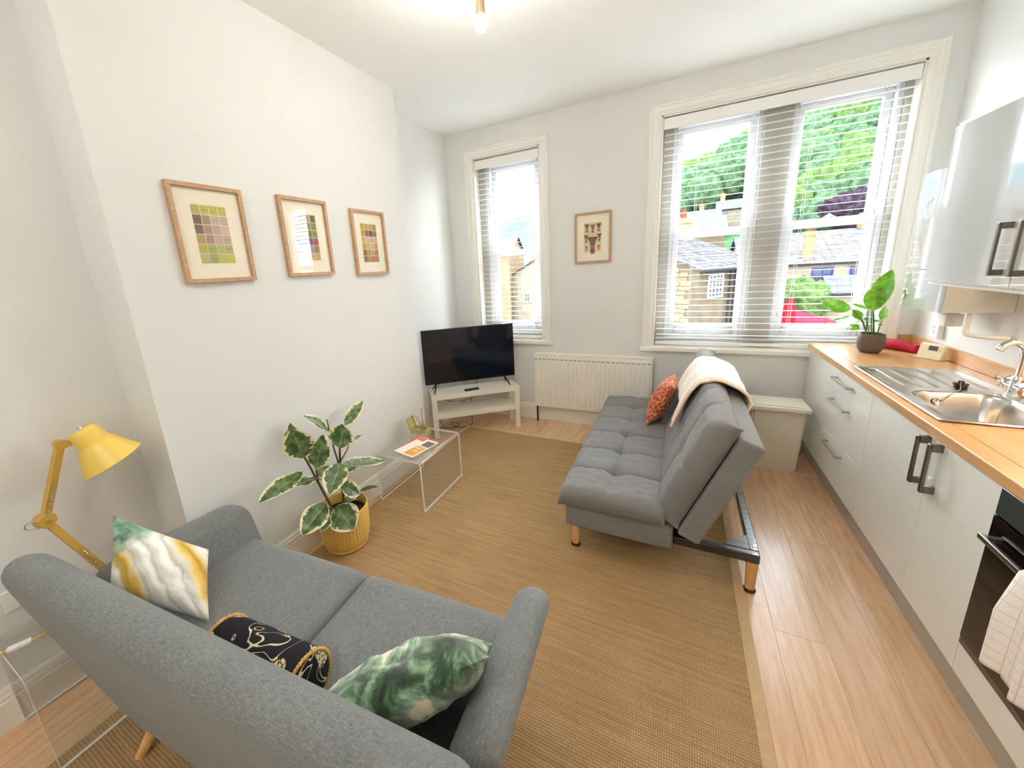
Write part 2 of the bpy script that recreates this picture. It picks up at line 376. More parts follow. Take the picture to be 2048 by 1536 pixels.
def obj(name, bm, mats, parent=None, smooth=True, angle=38, subd=0):
    bmesh.ops.recalc_face_normals(bm, faces=bm.faces[:])
    me = D.meshes.new(name); bm.to_mesh(me); bm.free()
    for m in (mats if isinstance(mats, (list, tuple)) else [mats]): me.materials.append(M[m] if isinstance(m, str) else m)
    if smooth:
        me.shade_smooth()
        me.set_sharp_from_angle(angle=math.radians(angle))
        wn = angle == 38 and len(me.polygons) < 4000
    o = D.objects.new(name, me); COL.objects.link(o)
    if smooth and wn:
        s = o.modifiers.new('normals', 'WEIGHTED_NORMAL'); s.keep_sharp = True
    if subd:
        s = o.modifiers.new('smooth', 'SUBSURF'); s.levels = subd; s.render_levels = subd
    if parent is not None: attach(o, parent)
    return o
def rootpos(o):
    v = Vector((0, 0, 0))
    while o is not None:
        v += o.location; o = o.parent
    return v
def attach(o, parent):
    o.parent = parent
    if parent.type == 'EMPTY':
        o.matrix_parent_inverse = Matrix.Translation(parent.location).inverted()
def thing(name, label, cat, loc=(0, 0, 0), group=None):
    o = D.objects.new(name, None); COL.objects.link(o); o.location = loc; o.empty_display_size = 0.05
    return tag(o, label, cat, group)
def tag(o, label, cat, group=None, kind=None):
    o['label'] = label; o['category'] = cat
    if group: o['group'] = group
    if kind: o['kind'] = kind
    return o
def struct(name, bm, mats, parent=None, **k):
    o = obj(name, bm, mats, parent, **k)
    if parent is None: o['kind'] = 'structure'
    return o
def dupe(o, parent=None, loc=None):
    c = o.copy(); COL.objects.link(c)
    if parent is not None: c.parent = parent
    if loc is not None: c.location = loc
    for ch in list(o.children): dupe(ch, c)
    return c
def B(): return bmesh.new()
def setcol(o, cols):
    me = o.data; ca = me.color_attributes.new('Col', 'FLOAT_COLOR', 'CORNER')
    for p, c in zip(me.polygons, cols):
        for li in p.loop_indices: ca.data[li].color = c if len(c) == 4 else lin(c)

# ------------------------------------------------------------------ room shell
XR, H, XC, YC1, YC2, YF = 3.70, 2.967, 0.267, -1.1675, -3.07, -5.4
W1 = (0.300, 1.005, 0.872, 2.715)      # small window opening x0 x1 z0 z1
W2 = (2.030, 3.520, 0.846, 2.725)      # large window opening
b = B()
zs = lambda x0, x1, z0, z1: box(b, x0, x1, 0.0, 0.34, z0, z1)
zs(-0.3, W1[0], 0, H); zs(W1[1], W2[0], 0, H); zs(W2[1], XR + 0.3, 0, H)
zs(W1[0], W1[1], 0, W1[2]); zs(W1[0], W1[1], W1[3], H); zs(W2[0], W2[1], 0, W2[2]); zs(W2[0], W2[1], W2[3], H)
struct('wall_back', b, 'wall', smooth=False)
b = B(); box(b, -0.3, 0.0, YF - 0.3, 0.0, 0, H); struct('wall_left', b, 'wall', smooth=False)
b = B(); box(b, XR, XR + 0.3, YF - 0.3, 0.0, 0, H); struct('wall_right', b, 'wall', smooth=False)
b = B(); box(b, 0.0, XR, YF - 0.3, YF, 0, H); struct('wall_front', b, 'wall', smooth=False)
b = B(); box(b, -0.01, XC, YC2, YC1, 0, H); struct('wall_chimney', b, 'wall', smooth=False)
b = B(); box(b, -0.3, XR + 0.3, YF - 0.3, 0.34, H, H + 0.25); struct('ceiling', b, 'ceiling', smooth=False)
b = B(); box(b, -0.3, XR + 0.3, YF - 0.3, 0.34, -0.25, -0.012); floor = struct('floor', b, 'floor_base', smooth=False)
# oak planks laid toward the windows
PW, PL = 0.178, 1.22
b = B(); box(b, 0.0003, PW - 0.0003, 0.0003, PL - 0.0003, -0.012, 0.0, 0.0006, 1)
plank0 = obj('plank', b, 'floor', floor, smooth=False); first = True
rows = int(XR / PW) + 1
for i in range(rows):
    y = YF - random.random() * PL
    while y < 0.0:
        o = plank0 if first else plank0.copy()
        if not first: COL.objects.link(o)
        first = False
        x = i * PW
        o.location = (x - (0.0 if x + PW < XR + 0.02 else 0.0), y, 0)
        y += PL
# skirting boards with a moulded top
def skirting(name, pts, h=0.172, t=0.018):
    """pts: polyline on the floor, wall on the left-hand side of travel"""
    prof = [(0, 0), (t, 0), (t, h - 0.052), (t - 0.004, h - 0.046), (t - 0.004, h - 0.040), (t - 0.002, h - 0.034), (t - 0.008, h - 0.018), (t - 0.006, h - 0.012), (t - 0.012, h), (0, h)]
    b = B(); P = [Vector((x, y, 0)) for x, y in pts]; rings = []
    for i, p in enumerate(P):
        d0 = (p - P[i - 1]).normalized() if i else (P[1] - p).normalized()
        d1 = (P[i + 1] - p).normalized() if i < len(P) - 1 else d0
        n0 = Vector((d0.y, -d0.x, 0)); n1 = Vector((d1.y, -d1.x, 0)); nn = (n0 + n1); nn = nn / max(1e-6, nn.dot(n0))
        rings.append([p + nn * a + Vector((0, 0, z)) for a, z in prof])
    loft(b, rings); return struct(name, b, 'trim', smooth=False)
skirting('baseboard_left', [(0.0, YF), (0.0, YC2), (XC, YC2), (XC, YC1), (0.0, YC1), (0.0, 0.0), (3.14, 0.0)])

# windows: casing, sill, sashes with real panes
def casing(x0, x1, z0, z1, ztop, w, parent):
    prof = [(0.0, 0.0), (0.0, -0.022), (0.012, -0.030), (0.024, -0.026), (0.030, -0.018), (w * 0.55, -0.016), (w * 0.72, -0.020), (w * 0.86, -0.012), (w, -0.008), (w, 0.0)]
    b = B(); L = []
    for (x, z, sx_, sz_) in ((x0, z0, -1, 0), (x0, z1, -1, 1), (x1, z1, 1, 1), (x1, z0, 1, 0)):
        L.append([Vector((x + sx_ * (w - a), dy, z + sz_ * (w - a))) for a, dy in prof])
    loft(b, L); return obj('casing', b, 'trim', parent, smooth=False)
def sash(x0, x1, z0, z1, y, parent, rail=0.055, bot=None, name='sash'):
    bot = bot or rail; b = B(); t = 0.045
    box(b, x0, x0 + rail, y, y + t, z0, z1, 0.004, 1); box(b, x1 - rail, x1, y, y + t, z0, z1, 0.004, 1)
    box(b, x0 + rail, x1 - rail, y, y + t, z1 - rail, z1, 0.004, 1); box(b, x0 + rail, x1 - rail, y, y + t, z0, z0 + bot, 0.004, 1)
    s = obj(name, b, 'upvc', parent, smooth=False)
    b = B(); box(b, x0 + rail - 0.005, x1 - rail + 0.005, y + 0.018, y + 0.024, z0 + bot - 0.005, z1 - rail + 0.005); obj('pane', b, 'glass', s, smooth=False)
    return s
def sash_unit(x0, x1, z0, z1, zm, parent):
    b = B(); y0, y1 = 0.125, 0.30; f = 0.03
    box(b, x0, x0 + f, y0, y1, z0, z1); box(b, x1 - f, x1, y0, y1, z0, z1); box(b, x0 + f, x1 - f, y0, y1, z1 - f, z1); box(b, x0 + f, x1 - f, y0, y1, z0, z0 + f)
    obj('box_frame', b, 'upvc', parent, smooth=False)
    top = sash(x0 + f, x1 - f, zm - 0.03, z1 - f, 0.195, parent, 0.045, 0.05)
    low = sash(x0 + f, x1 - f, z0 + f, zm + 0.03, 0.14, parent, 0.045, 0.085)
    xm = (x0 + x1) / 2
    b = B(); lathe(b, [(0.004, 0), (0.022, 0), (0.024, 0.012), (0.012, 0.020), (0.004, 0.03)], 12, (xm, 0.165, zm + 0.03)); box(b, xm - 0.035, xm + 0.035, 0.155, 0.172, zm + 0.03, zm + 0.038, 0.002, 1)
    obj('sash_lock', b, 'handle_light', low)
    b = B()
    for dx in (-0.2, 0.2):
        lathe(b, [(0.003, 0), (0.02, 0), (0.018, 0.012), (0.004, 0.018)], 12, (xm + dx, 0.138, z0 + 0.075), axis=(0, -1, 0))
    obj('sash_lift', b, 'handle_light', low)
    for sx_ in (x0 + 0.055, x1 - 0.055):
        b = B(); tube(b, [(sx_, 0.15, zm + 0.035), (sx_, 0.135, zm + 0.07), (sx_ + 0.01, 0.13, zm + 0.12)], 0.006, 6); obj('travel_stop', b, 'upvc', low)
def window(name, w, zsill, units, zm, extra=None):
    x0, x1, z0, z1 = w; cw = 0.088
    r = D.objects.new(name, None); COL.objects.link(r); r.location = ((x0 + x1) / 2, 0.1, z0); r['kind'] = 'structure'
    casing(x0, x1, z0, z1, z1, cw, r)
    b = B(); box(b, x0 - cw - 0.012, x1 + cw + 0.012, -0.045, 0.0, z0 - 0.042, z0 - 0.002, 0.008, 2); box(b, x0 + 0.001, x1 - 0.001, -0.001, 0.13, z0 - 0.01, z0 + 0.004)
    obj('sill', b, 'trim', r, smooth=False)
    b = B(); g = 0.001
    box(b, x0 + g, x0 + 0.012, 0.001, 0.125, z0 + 0.004, z1 - g); box(b, x1 - 0.012, x1 - g, 0.001, 0.125, z0 + 0.004, z1 - g); box(b, x0 + g, x1 - g, 0.001, 0.125, z1 - 0.012, z1 - g)
    obj('lining', b, 'trim', r, smooth=False)
    if extra: extra(r)
    for (a, c) in units: sash_unit(a, c, z0 + 0.06, z1 - 0.045, zm, r)
    return r
def pier(r):
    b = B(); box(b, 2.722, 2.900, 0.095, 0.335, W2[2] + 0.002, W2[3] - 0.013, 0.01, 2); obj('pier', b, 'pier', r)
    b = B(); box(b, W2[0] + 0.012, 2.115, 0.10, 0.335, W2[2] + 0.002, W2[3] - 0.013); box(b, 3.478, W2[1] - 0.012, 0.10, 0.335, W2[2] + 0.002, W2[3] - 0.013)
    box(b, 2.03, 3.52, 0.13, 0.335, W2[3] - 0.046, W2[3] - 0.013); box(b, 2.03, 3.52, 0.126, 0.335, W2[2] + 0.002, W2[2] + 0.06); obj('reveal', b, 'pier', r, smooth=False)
def reveal1(r):
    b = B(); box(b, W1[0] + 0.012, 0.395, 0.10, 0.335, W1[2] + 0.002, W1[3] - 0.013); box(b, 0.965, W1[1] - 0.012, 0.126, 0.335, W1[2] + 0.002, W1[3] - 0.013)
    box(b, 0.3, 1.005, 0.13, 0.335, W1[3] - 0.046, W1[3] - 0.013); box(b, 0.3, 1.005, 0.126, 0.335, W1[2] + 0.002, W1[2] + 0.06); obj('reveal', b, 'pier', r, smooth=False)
window('window_1', W1, W1[2], [(0.397, 0.963)], 1.775, reveal1)
window('window_2', W2, W2[2], [(2.117, 2.720), (2.902, 3.476)], 1.805, pier)

# venetian blinds, every slat a piece
def blind(x0, x1, ztop, zbot, label, cords, gather=0):
    r = thing('venetian_blind', label, 'blind', ((x0 + x1) / 2, 0.045, ztop), 'venetian blinds at the windows')
    b = B(); box(b, x0, x1, 0.004, 0.012, ztop - 0.082, ztop, 0.002, 1); obj('pelmet', b, 'blind', r, smooth=False)
    b = B(); box(b, x0 + 0.006, x1 - 0.006, 0.02, 0.075, ztop - 0.05, ztop - 0.004); obj('headrail', b, 'blind', r, smooth=False)
    b = B(); box(b, x0 + 0.008, x1 - 0.008, 0.022, 0.074, zbot, zbot + 0.022, 0.005, 2); obj('bottom_rail', b, 'blind', r)
    b = B()
    for k in range(5):
        yy = -0.025 + 0.0125 * k; zz = 0.0015 * (1 - (yy / 0.025) ** 2)
    loft(b, [[Vector((x, -0.019 + 0.0095 * k, 0.0010 * (1 - ((k - 2) / 2) ** 2) + (0.0006 if u else -0.0006))) for u in (0, 1) for k in (range(5) if not u else range(4, -1, -1))] for x in (x0 + 0.008, x1 - 0.008)])
    s0 = obj('slat', b, 'blind', r); zs_ = []
    z = ztop - 0.115
    zg = zbot + 0.03
    for k in range(gather): zs_.append(zg + 0.010 + k * 0.0075)
    lowest = (zs_[-1] if zs_ else zbot + 0.022) + 0.03
    n = int((z - lowest) / 0.0500); step = (z - lowest) / n
    for k in range(n + 1): zs_.append(lowest + k * step)
    base = s0.matrix_parent_inverse.copy()
    for i, zz in enumerate(zs_):
        o = s0 if i == 0 else s0.copy()
        if i: COL.objects.link(o)
        o.location = (0, 0.048, zz); o.rotation_euler = (math.radians(-0.5 + random.uniform(-0.8, 0.8)), 0, 0)
    for cx_ in cords:
        b = B()
        for yy in (0.021, 0.076): tube(b, [(cx_, yy, ztop - 0.06), (cx_, yy, zbot + 0.01)], 0.0011, 5)
        tube(b, [(cx_ + 0.012, 0.0485, ztop - 0.06), (cx_ + 0.012, 0.0485, zbot + 0.01)], 0.0009, 5)
        obj('ladder_cord', b, 'cord', r)
    return r
blind(0.318, 0.988, 2.688, 0.885, 'white slatted venetian blind in the narrow window above the television', (0.42, 0.88), 3)
bl = blind(2.046, 3.504, 2.703, 0.862, 'wide white slatted venetian blind across the double window by the sink', (2.30, 2.66, 3.00, 3.36), 3)
b = B(); tube(b, [(2.92, 0.016, 2.62), (2.92, 0.014, 1.15)], 0.0012, 5); lathe(b, [(0.002, 0), (0.009, -0.005), (0.006, -0.035), (0.002, -0.04)], 10, (2.92, 0.014, 1.15)); obj('pull_cord', b, 'cord', bl)

# ------------------------------------------------------------------ rug
rug = thing('rug', 'large tan woven sisal rug with pale cotton binding on wooden floor', 'rug', (1.4, -2.4, 0))
RX0, RX1, RY0, RY1, BW = 0.290, 2.582, -5.0, -0.448, 0.042
b = B(); box(b, RX0 + BW, RX1 - BW, RY0 + BW, RY1 - BW, 0.0, 0.008); obj('woven_field', b, 'rug', rug, smooth=False)
for x0, x1, y0, y1 in ((RX0, RX1, RY1 - BW, RY1), (RX0, RX1, RY0, RY0 + BW), (RX0, RX0 + BW, RY0 + BW, RY1 - BW), (RX1 - BW, RX1, RY0 + BW, RY1 - BW)):
    b = B(); box(b, x0, x1, y0, y1, 0.0, 0.0105, 0.003, 2); obj('binding', b, 'rug_border', rug)

# ------------------------------------------------------------------ kitchen
XK = 3.1417
def door_front(b, y0, y1, z0, z1, x=XK, t=0.018): box(b, x, x + t, y0 + 0.0016, y1 - 0.0016, z0 + 0.0016, z1 - 0.0016, 0.0016, 2)
def bow_handle(axis, a0, a1, other, x=XK, out=0.036, w=0.016, h=0.010, m='handle', parent=None):
    b = B()
    if axis == 'y':
        box(b, x - out, x - out + 0.010, a0, a1, other - h / 2, other + h / 2, 0.0015, 1)
        for a in (a0, a1 - w): box(b, x - out + 0.005, x - 0.0002, a, a + w, other - h / 2, other + h / 2, 0.001, 1)
    else:
        box(b, x - out, x - out + 0.010, other - h, other + h, a0, a1, 0.0015, 1)
        for a in (a0, a1 - w): box(b, x - out + 0.005, x - 0.0002, other - h, other + h, a, a + w, 0.001, 1)
    return obj('handle', b, m, parent, smooth=False)
YD = (-0.345, -1.172, -1.7414, -2.110, -2.715, -3.20)
def carcass(y0, y1, parent, z1=0.868):
    b = B(); t = 0.016
    box(b, XK + 0.02, 3.66, y1 + 0.0005, y1 + t, 0.15, z1); box(b, XK + 0.02, 3.66, y0 - t, y0 - 0.0005, 0.15, z1); box(b, XK + 0.02, 3.66, y1 + t, y0 - t, 0.15, 0.166); box(b, 3.644, 3.66, y1 + t, y0 - t, 0.166, z1)
    return obj('carcass', b, 'cab_body', parent, smooth=False)
r = thing('drawer_unit', 'pale grey gloss unit of three stacked drawers under the lily end of worktop', 'cabinet', (3.4, -0.76, 0.15), 'kitchen base units')
carcass(YD[0], YD[1], r)
for z0, z1, hz in ((0.726, 0.868, 0.815), (0.436, 0.726, 0.671), (0.15, 0.436, 0.379)):
    b = B(); door_front(b, YD[1], YD[0], z0, z1); d = obj('drawer', b, 'cab', r, smooth=False); bow_handle('y', -0.930, -0.660, hz, m='handle_light', parent=d)
r = thing('sink_base_unit', 'pale grey two-door cupboard under the steel sink', 'cabinet', (3.4, -1.64, 0.15), 'kitchen base units')
carcass(YD[1], YD[3], r, 0.72)
for y0, y1, hy in ((YD[2], YD[1], -1.712), (YD[3], YD[2], -1.797)):
    b = B(); door_front(b, y0, y1, 0.15, 0.868); d = obj('door', b, 'cab', r, smooth=False); bow_handle('z', 0.655, 0.862, hy, out=0.040, w=0.030, h=0.0085, parent=d)
b = B(); door_front(b, YD[0], -0.022, 0.15, 0.868, XK + 0.002); tag(obj('filler_panel', b, 'cab'), 'plain pale grey end panel between drawers and window wall', 'panel')
b = B(); box(b, XK + 0.045, XK + 0.060, YD[5], -0.022, 0.0, 0.149); tag(obj('plinth', b, 'plinth', smooth=False), 'long grey kickboard along the floor under the kitchen units', 'plinth')
# oven
r = thing('oven', 'built-in black glass oven with steel bar handle beside the sink cupboard', 'oven', (3.4, -2.41, 0.15))
b = B(); box(b, XK + 0.02, 3.66, YD[4] + 0.002, YD[3] - 0.002, 0.151, 0.868); obj('housing', b, 'tv_black', r, smooth=False)
b = B(); box(b, XK - 0.004, XK + 0.0195, YD[4] + 0.003, YD[3] - 0.004, 0.775, 0.866, 0.002, 1); p = obj('control_panel', b, 'oven_panel', r)
for yy in (-2.29, -2.54):
    b = B(); lathe(b, [(0.002, 0), (0.021, 0), (0.019, 0.022), (0.014, 0.026), (0.002, 0.026)], 20, (XK - 0.004, yy, 0.822), axis=(-1, 0, 0)); obj('knob', b, 'handle_light', p)
b = B(); box(b, XK - 0.006, XK + 0.0195, YD[4] + 0.003, YD[3] - 0.004, 0.296, 0.770, 0.003, 2); d = obj('door', b, 'oven_glass', r)
b = B(); box(b, XK - 0.038, XK - 0.024, YD[4] + 0.03, YD[3] - 0.022, 0.690, 0.708, 0.003, 2)
for yy in (YD[4] + 0.05, YD[3] - 0.045): box(b, XK - 0.028, XK - 0.0065, yy, yy + 0.018, 0.692, 0.706)
obj('handle', b, 'handle_light', d)
b = B(); box(b, XK - 0.004, XK + 0.0195, YD[4] + 0.003, YD[3] - 0.004, 0.272, 0.292, 0.001, 1); obj('vent_trim', b, 'oven_trim', r)
b = B(); door_front(b, YD[4] + 0.002, YD[3], 0.15, 0.270); obj('lower_panel', b, 'cab', r)
r = thing('end_base_unit', 'pale grey base cupboard on the near side of the oven', 'cabinet', (3.4, -2.95, 0.15), 'kitchen base units')
carcass(YD[4], YD[5], r); b = B(); door_front(b, YD[5], YD[4], 0.15, 0.868); d = obj('door', b, 'cab', r, smooth=False); bow_handle('z', 0.655, 0.862, -2.77, parent=d)
# worktop with an opening for the sink, and its upstands
XW = 3.1326
SX0, SX1, SY0, SY1 = 3.176, 3.622, -1.665, -0.752     # steel sink outline
b = B(); z0, z1 = 0.870, 0.910
hx0, hx1, hy0, hy1 = SX0 + 0.03, SX1 - 0.03, SY0 + 0.02, -1.19
box(b, XW, hx0, YD[5], -0.004, z0, z1, 0.004, 2); box(b, hx1, XR - 0.002, YD[5], -0.004, z0, z1)
box(b, hx0, hx1, hy1, -0.004, z0, z1); box(b, hx0, hx1, YD[5], hy0, z0, z1)
wt = tag(obj('worktop', b, 'worktop', smooth=False), 'long oak-effect kitchen worktop running from window past the sink', 'worktop')
b = B(); box(b, XR - 0.02, XR - 0.0015, YD[5], -0.004, 0.9105, 0.985, 0.002, 1); obj('upstand', b, 'worktop', wt, smooth=False)
b = B(); box(b, 3.625, XR - 0.0205, -0.020, -0.002, 0.9105, 0.985, 0.002, 1); obj('upstand', b, 'worktop', wt, smooth=False)
# sink
def rr(x, y, cx_, cy_, hx, hy, rad):
    qx, qy = abs(x - cx_) - hx + rad, abs(y - cy_) - hy + rad
    return math.hypot(max(qx, 0), max(qy, 0)) + min(max(qx, qy), 0) - rad
BC = (3.392, -1.430, 0.150, 0.195)
def sink_pt(u, v):
    x = SX0 + (SX1 - SX0) * u; y = SY1 + (SY0 - SY1) * v
    e = rr(x, y, (SX0 + SX1) / 2, (SY0 + SY1) / 2, (SX1 - SX0) / 2, (SY1 - SY0) / 2, 0.025)
    z = 0.9150 + 0.0030 * max(0, min(1, (e + 0.022) / 0.012)) * (1 if e < -0.004 else max(0, -e / 0.004))
    d = rr(x, y, *BC, 0.075)
    if d < 0.012:
        t = max(0, min(1, (0.012 - d) / 0.055)); t = t * t * (3 - 2 * t); z -= 0.165 * t
    dr = rr(x, y, 3.385, -0.975, 0.165, 0.185, 0.03)
    if dr < 0:
        k = min(1, -dr / 0.012); ph = ((x - 3.235) / 0.058) % 1.0
        z += k * (-0.0022 + 0.0042 * math.exp(-((ph - 0.5) / 0.10) ** 2)) - 0.0008 * k * (-(y + 0.975) / 0.37 + 0.5)
    return Vector((x, y, z))
sk = thing('sink', 'stainless steel inset sink with ribbed drainer set into oak worktop', 'sink', (3.4, -1.2, 0.91))
b = B(); grid(b, 84, 170, sink_pt); o = obj('basin', b, 'steel', sk, angle=60)
b = B(); lathe(b, [(0.002, 0.001), (0.009, 0.002), (0.015, 0.004), (0.018, 0.0), (0.018, -0.004)], 20, (3.34, -1.252, 0.872), axis=(0.0, -1, 0.25)); obj('overflow', b, 'chrome', sk)
b = B(); lathe(b, [(0.002, 0.001), (0.02, 0.0), (0.034, 0.003), (0.038, 0.0), (0.038, -0.003)], 24, (BC[0], BC[1], 0.752)); obj('waste', b, 'chrome', sk)
pl = thing('sink_plug', 'small black rubber plug with ball chain lying on sink drainer', 'plug', (3.466, -1.106, 0.913))
b = B(); lathe(b, [(0.002, 0.0), (0.022, 0.0), (0.026, 0.012), (0.027, 0.017), (0.012, 0.020), (0.010, 0.030), (0.002, 0.031)], 20, (3.466, -1.106, 0.9135)); obj('stopper', b, 'tv_black', pl)
b = B(); tube(b, smoothpath([(3.466, -1.106, 0.944), (3.45, -1.14, 0.93), (3.43, -1.19, 0.921), (3.40, -1.225, 0.92), (3.37, -1.245, 0.895), (3.345, -1.262, 0.876)], 6), 0.002, 5); obj('chain', b, 'chrome', pl)
tp = thing('mixer_tap', 'chrome swan-neck mixer tap with two cross handles behind the sink', 'tap', (3.585, -1.215, 0.914))
TX, TY = 3.585, -1.215
b = B(); lathe(b, [(0.003, 0.9135), (0.028, 0.9135), (0.028, 0.920), (0.020, 0.932), (0.019, 0.985), (0.022, 0.992), (0.016, 1.005), (0.003, 1.006)], 24, (TX, TY, 0)); tube(b, [(TX, TY - 0.050, 0.962), (TX, TY + 0.050, 0.962)], 0.017, 16); obj('body', b, 'chrome', tp)
b = B(); tube(b, smoothpath([(TX, TY, 1.0), (TX, TY, 1.10), (TX - 0.008, TY, 1.135), (TX - 0.035, TY - 0.004, 1.158), (TX - 0.068, TY - 0.009, 1.150), (TX - 0.085, TY - 0.012, 1.125)], 8), [0.0125] * 33 + [0.0125, 0.014, 0.0155, 0.0155, 0.0155, 0.0155, 0.0155, 0.0155], 16); obj('spout', b, 'chrome', tp)
for sgn in (-1, 1):
    b = B(); c = Vector((TX - 0.004, TY + sgn * 0.075, 0.968)); tube(b, [(TX, TY + sgn * 0.048, 0.962), c], 0.012, 12)
    for k in range(3):
        a = k * 2 * PI / 3 + 0.4; tube(b, [c, c + Vector((math.cos(a) * 0.03, sgn * 0.006, math.sin(a) * 0.03))], [0.009, 0.0115], 10)
    lathe(b, [(0.003, 0.0), (0.014, 0.0), (0.015, 0.014), (0.010, 0.02), (0.003, 0.021)], 14, c - Vector((0, sgn * 0.004, 0)), axis=(0, sgn, 0)); obj('tap_handle', b, 'chrome', tp)
# wall cupboards
XU = 3.370
def wall_unit(y0, y1, hy, label):
    r = thing('wall_cabinet', label, 'cabinet', (3.53, (y0 + y1) / 2, 1.4), 'white gloss wall cupboards')
    b = B(); box(b, XU + 0.003, XR - 0.001, y1 + 0.0006, y0 - 0.0006, 1.400, 2.158, 0.001, 1); obj('carcass', b, 'cab_body', r, smooth=False)
    b = B(); box(b, XU - 0.014, XU + 0.0025, y1 + 0.0015, y0 - (0.012 if y0 > -1 else 0.0015), 1.420, 2.138, 0.0012, 2); d = obj('door', b, 'cab_up', r, smooth=False)
    bow_handle('z', 1.468, 1.672, hy, XU - 0.014, 0.040, 0.024, 0.0075, parent=d); return r
wall_unit(-0.868, -1.482, -1.425, 'high-gloss white wall cupboard nearest the boiler')
wall_unit(-1.482, -2.10, -1.539, 'high-gloss white wall cupboard second from the boiler')
wall_unit(-2.10, -2.72, -2.16, 'high-gloss white wall cupboard third from the boiler, over the oven')
b = B(); box(b, 3.60, 3.66, -2.55, -1.15, 1.386, 1.3995, 0.002, 1); ul = obj('cabinet_light', b, 'white_plastic'); tag(ul, 'slim warm strip light under the white wall cupboards', 'light')
b = B(); box(b, 3.607, 3.653, -2.53, -1.17, 1.382, 1.3865); obj('diffuser', b, 'ledstrip', ul, smooth=False)
# boiler
bo = thing('boiler', 'white wall-hung boiler with curved front between window and wall cupboards', 'boiler', (3.56, -0.63, 1.24))
def boiler_plan(front):
    pts = [(XR - 0.002, -0.400)]
    for k in range(9):
        a = PI / 2 * k / 8; pts.append((front + 0.13 - 0.13 * math.sin(a), -0.400 - 0.03 + 0.03 * math.cos(a) - 0.085 * (1 - math.cos(a))))
    for k in range(1, 9):
        pts.append((front + 0.022 * (1 - math.sin(PI * (0.5 + 0.5 * k / 8))) , -0.515 - (0.865 - 0.515 - 0.012) * k / 8))
    pts += [(front + 0.03, -0.865), (XR - 0.002, -0.865)]
    return pts
for nm, z0, z1, m in (('control_cover', 1.245, 1.463, 'cab_up'), ('front_case', 1.467, 1.985, 'cab_up')):
    b = B(); loft(b, [[Vector((x, y, z)) for x, y in boiler_plan(3.42)] for z in (z0, z1)]); obj(nm, b, m, bo, angle=30)
b = B(); box(b, 3.50, 3.695, -0.85, -0.43, 1.4625, 1.4675); obj('seam', b, 'rad_dark', bo, smooth=False)
b = B(); lathe(b, [(0.002, 0.006), (0.016, 0.006), (0.020, 0.010), (0.030, 0.008), (0.034, 0.0), (0.034, -0.01)], 24, (3.425, -0.530, 1.318), axis=(-1, 0.08, 0)); d = obj('gauge', b, 'chrome', bo)
b = B(); box(b, 3.4155, 3.4215, -0.640, -0.585, 1.832, 1.842, 0.002, 1); obj('badge', b, 'chrome', bo)
for y, zz in ((-0.56, 1.19), (-0.62, 1.215)):
    b = B(); tube(b, [(3.58, y, 1.25), (3.58, y, zz)], 0.011, 10); obj('pipe', b, 'white_plastic', bo)
b = B(); tube(b, smoothpath([(3.58, -0.80, 1.25), (3.58, -0.80, 1.18), (3.58, -0.80, 1.13), (3.60, -0.815, 1.12), (3.63, -0.86, 1.12), (3.69, -0.90, 1.12)], 5), 0.011, 10); obj('pipe', b, 'white_plastic', bo)
b = B(); box(b, 3.545, 3.62, -0.68, -0.60, 1.145, 1.215, 0.006, 2); obj('filling_valve', b, 'white_plastic', bo)
so = thing('fused_switch', 'white fused switch plate on the wall above the worktop corner', 'switch', (XR, -0.292, 1.06))
b = B(); box(b, XR - 0.030, XR - 0.0005, -0.337, -0.249, 1.017, 1.105, 0.004, 2); obj('plate', b, 'white_plastic', so)
b = B(); box(b, XR - 0.033, XR - 0.030, -0.302, -0.288, 1.045, 1.070, 0.001, 1); obj('rocker', b, 'white_plastic', so); b = B(); box(b, XR - 0.032, XR - 0.0301, -0.299, -0.291, 1.082, 1.088); obj('neon', b, 'red_fabric', so)

# ------------------------------------------------------------------ radiator, bin
ra = thing('radiator', 'white fluted panel radiator on the wall below the hanging print', 'radiator', (1.49, -0.08, 0.18))
RA0, RA1, RZ0, RZ1 = 0.932, 2.048, 0.180, 0.750
NF = 25
def rad_pt(u, v):
    x = RA0 + 0.006 + (RA1 - RA0 - 0.012) * u; z = RZ0 + (RZ1 - RZ0 - 0.012) * v
    m = min(1, min(v, 1 - v) / 0.055); m = max(0, (m - 0.45) / 0.55)
    e = min(1, min(u, 1 - u) / 0.012)
    k = (u * NF) % 1.0
    d = -0.013 * m * e * (1 if 0.22 < k < 0.78 else max(0, 1 - abs(abs(k - 0.5) - 0.28) / 0.13))
    return Vector((x, -0.098 + d, z))
b = B(); grid(b, NF * 8, 26, rad_pt); box(b, RA0 + 0.004, RA1 - 0.004, -0.096, -0.062, RZ0, RZ1 - 0.012)
obj('front_panel', b, 'rad', ra, angle=50)
b = B(); box(b, RA0, RA0 + 0.005, -0.104, -0.030, RZ0 + 0.002, RZ1, 0.001, 1); obj('side_cover', b, 'rad', ra, smooth=False)
b = B(); box(b, RA1 - 0.005, RA1, -0.104, -0.030, RZ0 + 0.002, RZ1, 0.001, 1); obj('side_cover', b, 'rad', ra, smooth=False)
b = B(); box(b, RA0 + 0.004, RA1 - 0.004, -0.104, -0.094, RZ1 - 0.012, RZ1, 0.002, 1); box(b, RA0 + 0.004, RA1 - 0.004, -0.045, -0.035, RZ1 - 0.012, RZ1, 0.002, 1)
for k in range(46):
    x = RA0 + 0.012 + k * (RA1 - RA0 - 0.024) / 45; box(b, x - 0.004, x + 0.004, -0.094, -0.045, RZ1 - 0.010, RZ1 - 0.006)
obj('top_grille', b, 'rad', ra, smooth=False)
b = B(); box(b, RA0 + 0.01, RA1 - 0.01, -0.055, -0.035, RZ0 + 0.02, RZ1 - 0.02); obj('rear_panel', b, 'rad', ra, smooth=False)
b = B()
